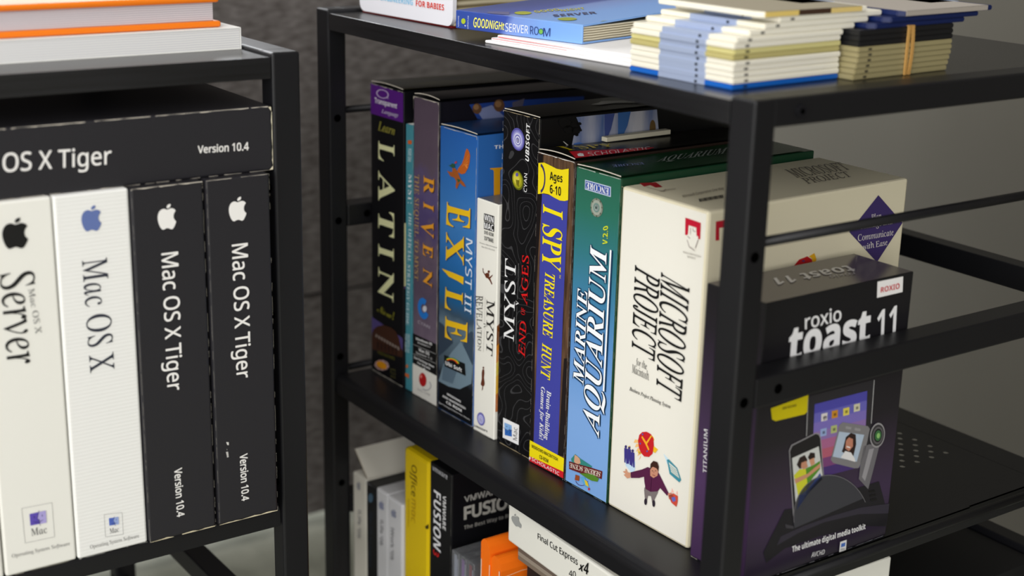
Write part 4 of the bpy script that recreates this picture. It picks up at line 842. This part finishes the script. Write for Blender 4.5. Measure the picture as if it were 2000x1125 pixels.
# ------------------------------------------------------------------ floppy disks
FW_, FD_, FT_ = 0.0885, 0.0932, 0.0033
SHUT = mat((172, 186, 214), 0.3, 0.25, 0.5, 'brushed_metal_shutter')
def floppy(label, x, y, level, rz, col, group, flip=False, base=TOP, label_cols=None, notch=True):
    """x, y: the front right corner of the shell"""
    r = thing('floppy_disk', label, 'floppy disk', (x, y, base + level * (FT_ + 0.00006)), rz, group)
    mb = MB(); m = mat(col, 0.4); ch = 0.004
    ol = [(-FW_, 0), (0, 0), (0, FD_), (-FW_ + ch, FD_), (-FW_, FD_ - ch)]
    if flip: ol = [(-FW_ - x_, FD_ - y_) for x_, y_ in ol]
    mb.prism(ol, 0.0001, FT_, m, 'z')
    bmesh.ops.bevel(mb.bm, geom=list(mb.bm.edges), offset=0.0006, segments=2, affect='EDGES')
    dk = mb.mi(mat((70, 64, 54), .8))
    yy = 0.011 if not flip else FD_ - 0.011
    if notch: mb.box(-0.0005, 0.0001, yy - .0016, yy + .0016, 0.0009, 0.0024, mat(tuple(int(v * .45) for v in col), .8))
    mb.build('shell', r)
    sy0, sy1 = (-0.0003, 0.03) if not flip else (FD_ - 0.03, FD_ + 0.0003)
    xs0, xs1 = (-0.062, -0.0225) if not flip else (-FW_ + 0.0225, -FW_ + 0.062)
    mb = MB(); mb.box(xs0, xs1, sy0, sy1, 0.0000, FT_ + 0.0002, SHUT, .0003)
    mb.box(xs1 - 0.008, xs1 - 0.006, sy0 - .0001 if not flip else sy1 - .0003, sy0 + .0003 if not flip else sy1 + .0001, 0.0007, 0.0022, HOLE)
    mb.build('shutter', r)
    if label_cols:
        mb = MB(); n = len(label_cols)
        for i, cc in enumerate(label_cols):
            y0, y1 = 0.004 + 0.084 * i / n, 0.004 + 0.084 * (i + 1) / n
            mb.box(-0.0002, 0.0002, y0, y1, 0.0004, FT_ + .0002, mat(cc, .6)); mb.box(-0.084, 0.0002, y0, y1, FT_, FT_ + .0002, mat(label_cols[0] if n == 1 else (158, 149, 128), .6))
        mb.build('paper_label', r)
    return r
FG, FB = 'floppy disks in the front stack', 'floppy disks in the banded stack behind'
WHT, YEL, GRY = (236, 232, 216), (214, 206, 140), (186, 176, 116)
ORD = ['lowest', 'second', 'third', 'fourth', 'fifth', 'sixth', 'seventh', 'eighth', 'ninth', 'tenth', 'eleventh', 'twelfth', 'topmost']
seq = [((20, 98, 190), 'blue')] + [(WHT, 'white')] * 4 + [(GRY, 'khaki'), (YEL, 'pale yellow'), (WHT, 'white'), (WHT, 'white')]
for i, (col, nm) in enumerate(seq):
    floppy('%s floppy disk, %s from the shelf top in the stack nearest the corner' % (nm, ORD[i]), -0.0452 + random.uniform(-.0006, .0006), 0.0247 + random.uniform(-.0008, .0008), i, .05, col, FG)
for i in range(3):
    k = 9 + i
    floppy('white floppy disk, %s from the shelf top, pushed back in stair steps' % ORD[k], -0.0462 - .0004 * i, 0.0245 + 0.0122 * (i + 1), k, .05, WHT, FG)
floppy('topmost white floppy disk of the front stack with a yellow and brown label', -0.0462, 0.0245 + 0.020, 12, .03, WHT, FG, True, label_cols=[(224, 196, 110), (62, 40, 26), (220, 194, 120)], notch=False)
BEI = (156, 146, 106)
for i in range(9):
    col, nm = (BEI, 'beige') if i < 6 else ((24, 24, 26), 'black')
    floppy('%s floppy disk, %s from the shelf top in the rubber banded stack' % (nm, ORD[i]), -0.0392, 0.1222 - .0010 * max(0, 3 - i) + random.uniform(-.0003, .0003), i, .05, col, FB)
for i in range(3):
    floppy('%s of the three navy blue floppy disks resting over the banded stack' % ['lowest', 'middle', 'topmost'][i], -0.0400 + .0008 * i, 0.1330 + 0.0123 * i, 9 + i, .05, (13, 30, 80), 'blue floppy disks over the banded stack', True, label_cols=[(168, 160, 150)] if i == 2 else None, notch=False)
# rubber band round the back stack
H9 = 9 * (FT_ + .00006)
r = thing('rubber_band', 'tan rubber band stretched round the stack of beige and black floppy disks', 'rubber band', (-0.0392, 0.1222, TOP), .05)
mb = MB(); RUB = mat((196, 150, 82), 0.55)
for y, sw in ((0.046, 0.0), (0.0495, 0.003)):
    prev = None
    for i in range(13):
        t = i / 12; z = 0.0002 + (H9 + .0004) * t; yy = y + sw * math.sin(math.pi * t) * (0.5 if sw else 0)
        cur = (yy, z)
        if prev: mb.box(0.0003, 0.0013, min(prev[0], cur[0]) - .0011, max(prev[0], cur[0]) + .0011, prev[1], cur[1] + .00001, RUB)
        prev = cur
    mb.box(-FW_ - .0013, 0.0013, y - .0011, y + .0011, H9 + .0004, H9 + .0010, RUB)
    mb.box(-FW_ - .0013, -FW_ - .0006, y - .0011, y + .0011, 0.0002, H9 + .001, RUB)
bmesh.ops.remove_doubles(mb.bm, verts=list(mb.bm.verts), dist=1e-5)
mb.build('band', r)

# ------------------------------------------------------------------ lower shelf
ZL = G - 0.632 + 0.0004
LG = 'boxes and cases on the lower shelf'
def low(name, label, x0, x1, y, h, d, front, cat='software box', z=ZL, rz=0.02, **k):
    return Carton(name, label, cat, (x0, y, z), rz, x1 - x0, d, h, front, k.pop('side', None), k.pop('top', None), k.pop('group', LG), **k)
LW = mat((206, 206, 208), 0.5); LC = mat((212, 208, 196), .55)
def spine_print(c, tx, q, ap, col, tcol=(120, 120, 124)):
    a = Art(c, 'F', 'fruit_emblem'); fruit_mark(a, ap, col); a.build()
    a = Art(c, 'F', 'spine_lettering'); a.T(tx, q, tcol, 's', 2, .008); a.build()
c = low('software_box', 'off-white box with its top flap popped open, leftmost on the lower shelf', -0.4912, -0.4668, 0.0168, 0.2230, 0.135, LC, bev=.002)
spine_print(c, "iLife '09", S12((112, 582), (106, 812), (82, 806), (86, 576)), S12((76, 332), (106, 350), (104, 420), (74, 402)), (150, 150, 156))
mb = MB(); mb.poly([(0.0242, 0.001, 0.2236), (0.0242, 0.13, 0.2236), (0.0030, 0.13, 0.2440), (0.0030, 0.001, 0.2440)], LC); mb.poly([(0.0242, 0.001, 0.2246), (0.0030, 0.001, 0.2450), (0.0030, 0.13, 0.2450), (0.0242, 0.13, 0.2246)], LC)
for p, q in (((0.0242, 0.001), (0.0030, 0.001)), ((0.0242, 0.13), (0.0030, 0.13))): mb.poly([(p[0], p[1], .2236), (q[0], q[1], .2440), (q[0], q[1], .2450), (p[0], p[1], .2246)], KRAFT)
mb.poly([(0.0030, 0.001, .2440), (0.0030, 0.13, .2440), (0.0030, 0.13, .2450), (0.0030, 0.001, .2450)], LC); mb.build('top_flap', c.root)
c = low('software_box', 'narrow black spine between the off-white and the first grey-white box', -0.4662, -0.4487, 0.0170, 0.2222, 0.135, mat((16, 16, 20), .35))
a = Art(c, 'F', 'spine_lettering'); a.E(*S12((188, 478))[0], 5, 9, (70, 96, 116), 1); a.T('Mac OS X Leopard', S12((204, 600), (200, 1050), (178, 1044), (182, 594)), (50, 60, 76), 's'); a.build(); c.wear(40, 't', 1.0, (150, 150, 156))
c = low('software_box', 'first grey-white box right of the narrow black spine', -0.4482, -0.4285, 0.0166, 0.2240, 0.135, LW, bev=.002)
spine_print(c, "iLife '08", S12((296, 664), (290, 872), (264, 866), (270, 658)), S12((258, 490), (302, 512), (300, 584), (256, 562)), (136, 140, 166))
c = low('software_box', 'second grey-white box, touching the bright yellow box', -0.4280, -0.4040, 0.0162, 0.2240, 0.135, LW, bev=.002)
spine_print(c, "iWork '09", S12((384, 728), (380, 992), (354, 986), (358, 722)), S12((360, 560), (404, 582), (402, 650), (358, 628)), (136, 140, 160))
YB = mat((222, 190, 14), .4)
c = low('software_box', 'bright yellow box with dark italic lettering under the shelf lip', -0.4030, -0.3620, 0.0172, 0.2790, 0.14, YB, bev=.004, rz=.01)
a = Art(c, 'F', 'spine_lettering'); a.T('Office', S12((572, 212), (568, 470), (526, 460), (530, 200)), (96, 74, 10), 'si', 2); a.T('mac', S12((572, 490), (566, 690), (526, 676), (530, 478)), (176, 138, 10), 'si', 2); a.T('home and student', S12((512, 490), (508, 720), (498, 716), (500, 486)), (170, 134, 10), 's', 2); a.build()
a = Art(c, 'F', 'thumb_notch'); a.P(S12((640, 715), (684, 705), (684, 745), (650, 735)), (60, 46, 8), 2); a.build()
VB = mat((14, 14, 17), .35)
c = low('software_box', 'black box with slanted white capitals and a red digit on the lower shelf', -0.3600, -0.3268, 0.0172, 0.2812, 0.14, VB, rz=.004)
a = Art(c, 'F', 'spine_lettering'); a.T('vmware', S12((702, 210), (828, 292), (826, 326), (700, 244)), (170, 170, 174), 'sb', 2, 0, 0, 'all'); a.T('VMWARE', S12((816, 466), (812, 752), (786, 742), (788, 462)), (216, 216, 216), 'sbi', 2); a.T('FUSION', S12((772, 424), (770, 935), (710, 895), (714, 405)), (224, 224, 226), 'sbi', 2); a.T('3', S12((756, 935), (754, 975), (708, 940), (710, 900)), (196, 26, 30), 'sbi', 2); a.build()
a = Art(c, 'R', 'side_lettering'); a.T('VMWARE', S11((986, 468), (1215, 404), (1215, 444), (988, 502)), (150, 148, 142), 's', 2, .02); a.T('FUSION', S11((985, 536), (1330, 444), (1328, 520), (985, 610)), (164, 162, 154), 's', 2, .03); a.T('The Best Way to Run Windows on the Mac', S11((986, 650), (1620, 480), (1618, 502), (986, 674)), (140, 138, 132), 'sb', 2); a.build(); c.wear(41, 'r', .9, (120, 118, 112))
# jewel cases on a small carton
low('storage_carton', 'plain brown carton under the clear disc cases', -0.322, -0.272, 0.016, 0.0965, 0.13, KRAFT, 'carton', group=None, rz=0)
CLR, _n, _l, _b = nodes('clear_plastic', 0.08, 0.5); _b.inputs['Base Color'].default_value = (0.80, 0.82, 0.85, 1); _b.inputs['Transmission Weight'].default_value = 0.92; _b.inputs['IOR'].default_value = 1.3
inl = [(190, 192, 204), (150, 100, 170), (150, 30, 36)]
for i in range(3):
    r = thing('disc_case', ['clear disc case nearest the black box with a pale spine card', 'middle clear disc case with a purple spine card', 'clear disc case nearest the orange folder with a red spine card'][i], 'disc case', (-0.3155 + .0108 * i, 0.0105, ZL + 0.0975 + .0002), 0.0, 'clear disc cases on the lower shelf')
    mb = MB(); mb.box(0, 0.0102, 0, 0.0012, 0, 0.125, CLR, .0004); mb.box(0, 0.0012, 0.0012, 0.14, 0, 0.125, CLR, .0004); mb.box(0.0090, 0.0102, 0.0012, 0.14, 0, 0.125, CLR, .0004); mb.box(0.0012, 0.009, 0.0012, 0.14, 0.1236, 0.125, CLR, .0003)
    mb.box(0.002, 0.004, 0.004, 0.012, 0.125, 0.1258, CLR, .0003); mb.box(0.006, 0.008, 0.004, 0.012, 0.125, 0.1258, CLR, .0003); mb.build('shell', r)
    mb = MB(); mb.box(0.0022, 0.0062, 0.0016, 0.138, 0.003, 0.122, mat((30, 30, 34), .4), 0, 1, {'F': mat(inl[i], .5)}); mb.build('tray', r)
    mb = MB(); mb.box(0.0064, 0.0086, 0.0016, 0.12, 0.003, 0.119, mat((40, 40, 46), .5), 0, 1, {'F': mat((150, 150, 160), .5)}); mb.build('booklet', r)
c = low('card_sleeve', 'thin cream and violet card sleeve beside the orange folder', -0.2820, -0.2738, 0.0130, 0.2010, 0.12, mat((206, 202, 184), .6), 'card sleeve', group=None, rz=0)
a = Art(c, 'F', 'violet_panel'); a.UV([(0.0003, 0.02), (0.008, 0.02), (0.008, 0.185), (0.0003, 0.185)], (70, 50, 120)); a.build()
OFM = mat((238, 110, 16), .42)
r = thing('card_folder', 'bright orange glossy card folder with worn white creases, on the lower shelf', 'folder', (-0.2718, 0.0090, ZL), 0.0)
def hump(x0, x1, z1, y0, y1, nm):
    mb = MB(); n = 8; w = x1 - x0
    prof = [(x0, 0)] + [(x0 + w * i / n, z1 - 0.010 + 0.010 * math.sin(math.pi * (0.12 + .88 * i / n)) ** .6) for i in range(n + 1)] + [(x1, 0)]
    mb.prism(prof, y0, y1, OFM, 'y'); o = mb.build(nm, r); return prof
hump(0, 0.0125, 0.2530, 0, 0.13, 'front_sleeve'); hump(0.0128, 0.0265, 0.2440, 0.001, 0.13, 'rear_sleeve')
c = plain(r, 0.0265, 0.13, 0.235)
a = Art(c, 'F', 'worn_crease'); a.UV([(0.0004, .02), (0.0015, .02), (0.0015, .2345), (0.0004, .2345)], (232, 210, 190)); a.UV([(0.0118, .02), (0.0129, .02), (0.0129, .234), (0.0118, .234)], (226, 196, 166)); a.UV([(0.0250, .10), (0.0263, .10), (0.0263, .2345), (0.0250, .2345)], (236, 206, 180)); a.build('pale worn crease lines')
a = Art(c, 'R', 'paper_label'); a.UV([(0.002, .10), (0.06, .10), (0.06, .206), (0.002, .198)], (226, 222, 226)); a.UV([(0.002, .196), (0.06, .204), (0.06, .207), (0.002, .199)], (206, 120, 110), 1); a.build('white paper label')
a = Art(c, 'R', 'crease_line'); a.UV([(0.001, .2285), (0.02, .2300), (0.06, .2275), (0.06, .2280), (0.02, .2306), (0.001, .2291)], (240, 190, 140)); a.build('pale crease')
# pile at the right
low('storage_carton', 'dark carton under the brownish booklets at the bottom right', -0.2290, -0.0330, 0.022, 0.2478, 0.17, mat((26, 26, 26), .5), 'carton', group=None, rz=-.03)
for i in range(4):
    low('booklet', '%s of the brownish booklets under the long white box' % ['lowest', 'second lowest', 'second highest', 'highest'][i], -0.2335 + .0012 * i, -0.04, 0.0165 - .001 * i, 0.0041, 0.17, [mat((120, 106, 92), .6), mat((150, 138, 124), .6), mat((106, 92, 82), .6), mat((140, 126, 112), .6)][i], 'booklet', z=ZL + 0.2482 + .0043 * i, rz=-.03, group='brownish booklets under the long white box', part='sheets', bev=.0008)
c = low('software_box', 'long white box lying flat under the shelf lip with black handwriting on it', -0.2352, -0.0310, 0.0080, 0.0300, 0.186, mat((222, 221, 212), .5), z=ZL + 0.2482 + .0043 * 4 + .0002, rz=-.04, group=None, bev=.0016, top=mat((216, 214, 204), .5))
FC = frame(860, 985, 6.25)
a = Art(c, 'F', 'fruit_emblem'); fruit_mark(a, [(996, 1003), (1013, 1003.5), (1022, 1033), (1004, 1026)], (150, 152, 150)); a.build()
a = Art(c, 'F', 'title_lettering'); a.T('Final Cut Express', [(1051, 1041), (1129, 1091), (1129, 1104), (1051, 1052)], (30, 30, 30), 's', 2, .006); a.build()
a = Art(c, 'F', 'handwriting'); a.T('x4', FC((1700, 712), (1828, 716), (1808, 862), (1690, 790)), (12, 12, 12), 'sbi', 3); a.T('40', FC((1576, 800), (1660, 820), (1660, 900), (1576, 870)), (12, 12, 12), 'si', 3); a.build()
a = Art(c, 'R', 'part_number'); a.T('M9372Z/A', [(1744, 1120.5), (1780, 1112.5), (1780, 1119), (1744, 1127)], (40, 40, 40), 'b', 2); a.T('UPGRADE', [(1768, 1122), (1793, 1116), (1793, 1120), (1768, 1126)], (90, 90, 86), 'b', 2); a.build()
mb = MB(); mb.box(0.002, c.w + .0015, 0.004, c.d + .002, 0, .0022, mat((216, 214, 204), .5), .0008); o = mb.build('lid', c.root); o.location = (0, 0, c.h + .0006); o.rotation_euler = (math.radians(0.9), 0, 0)

low('storage_carton', 'black carton added to fill the dark rear right corner of the lower shelf, behind the long white box', -0.2000, -0.0260, 0.2050, 0.2440, 0.155, mat((12, 12, 13), .6), 'carton', group=None, rz=0)  # stand-in added to keep this corner black; what stands there is unclear

# ------------------------------------------------------------------ set all lettering and printing
set_type()
for _a, _l in PENDING: _a.finish(_l)
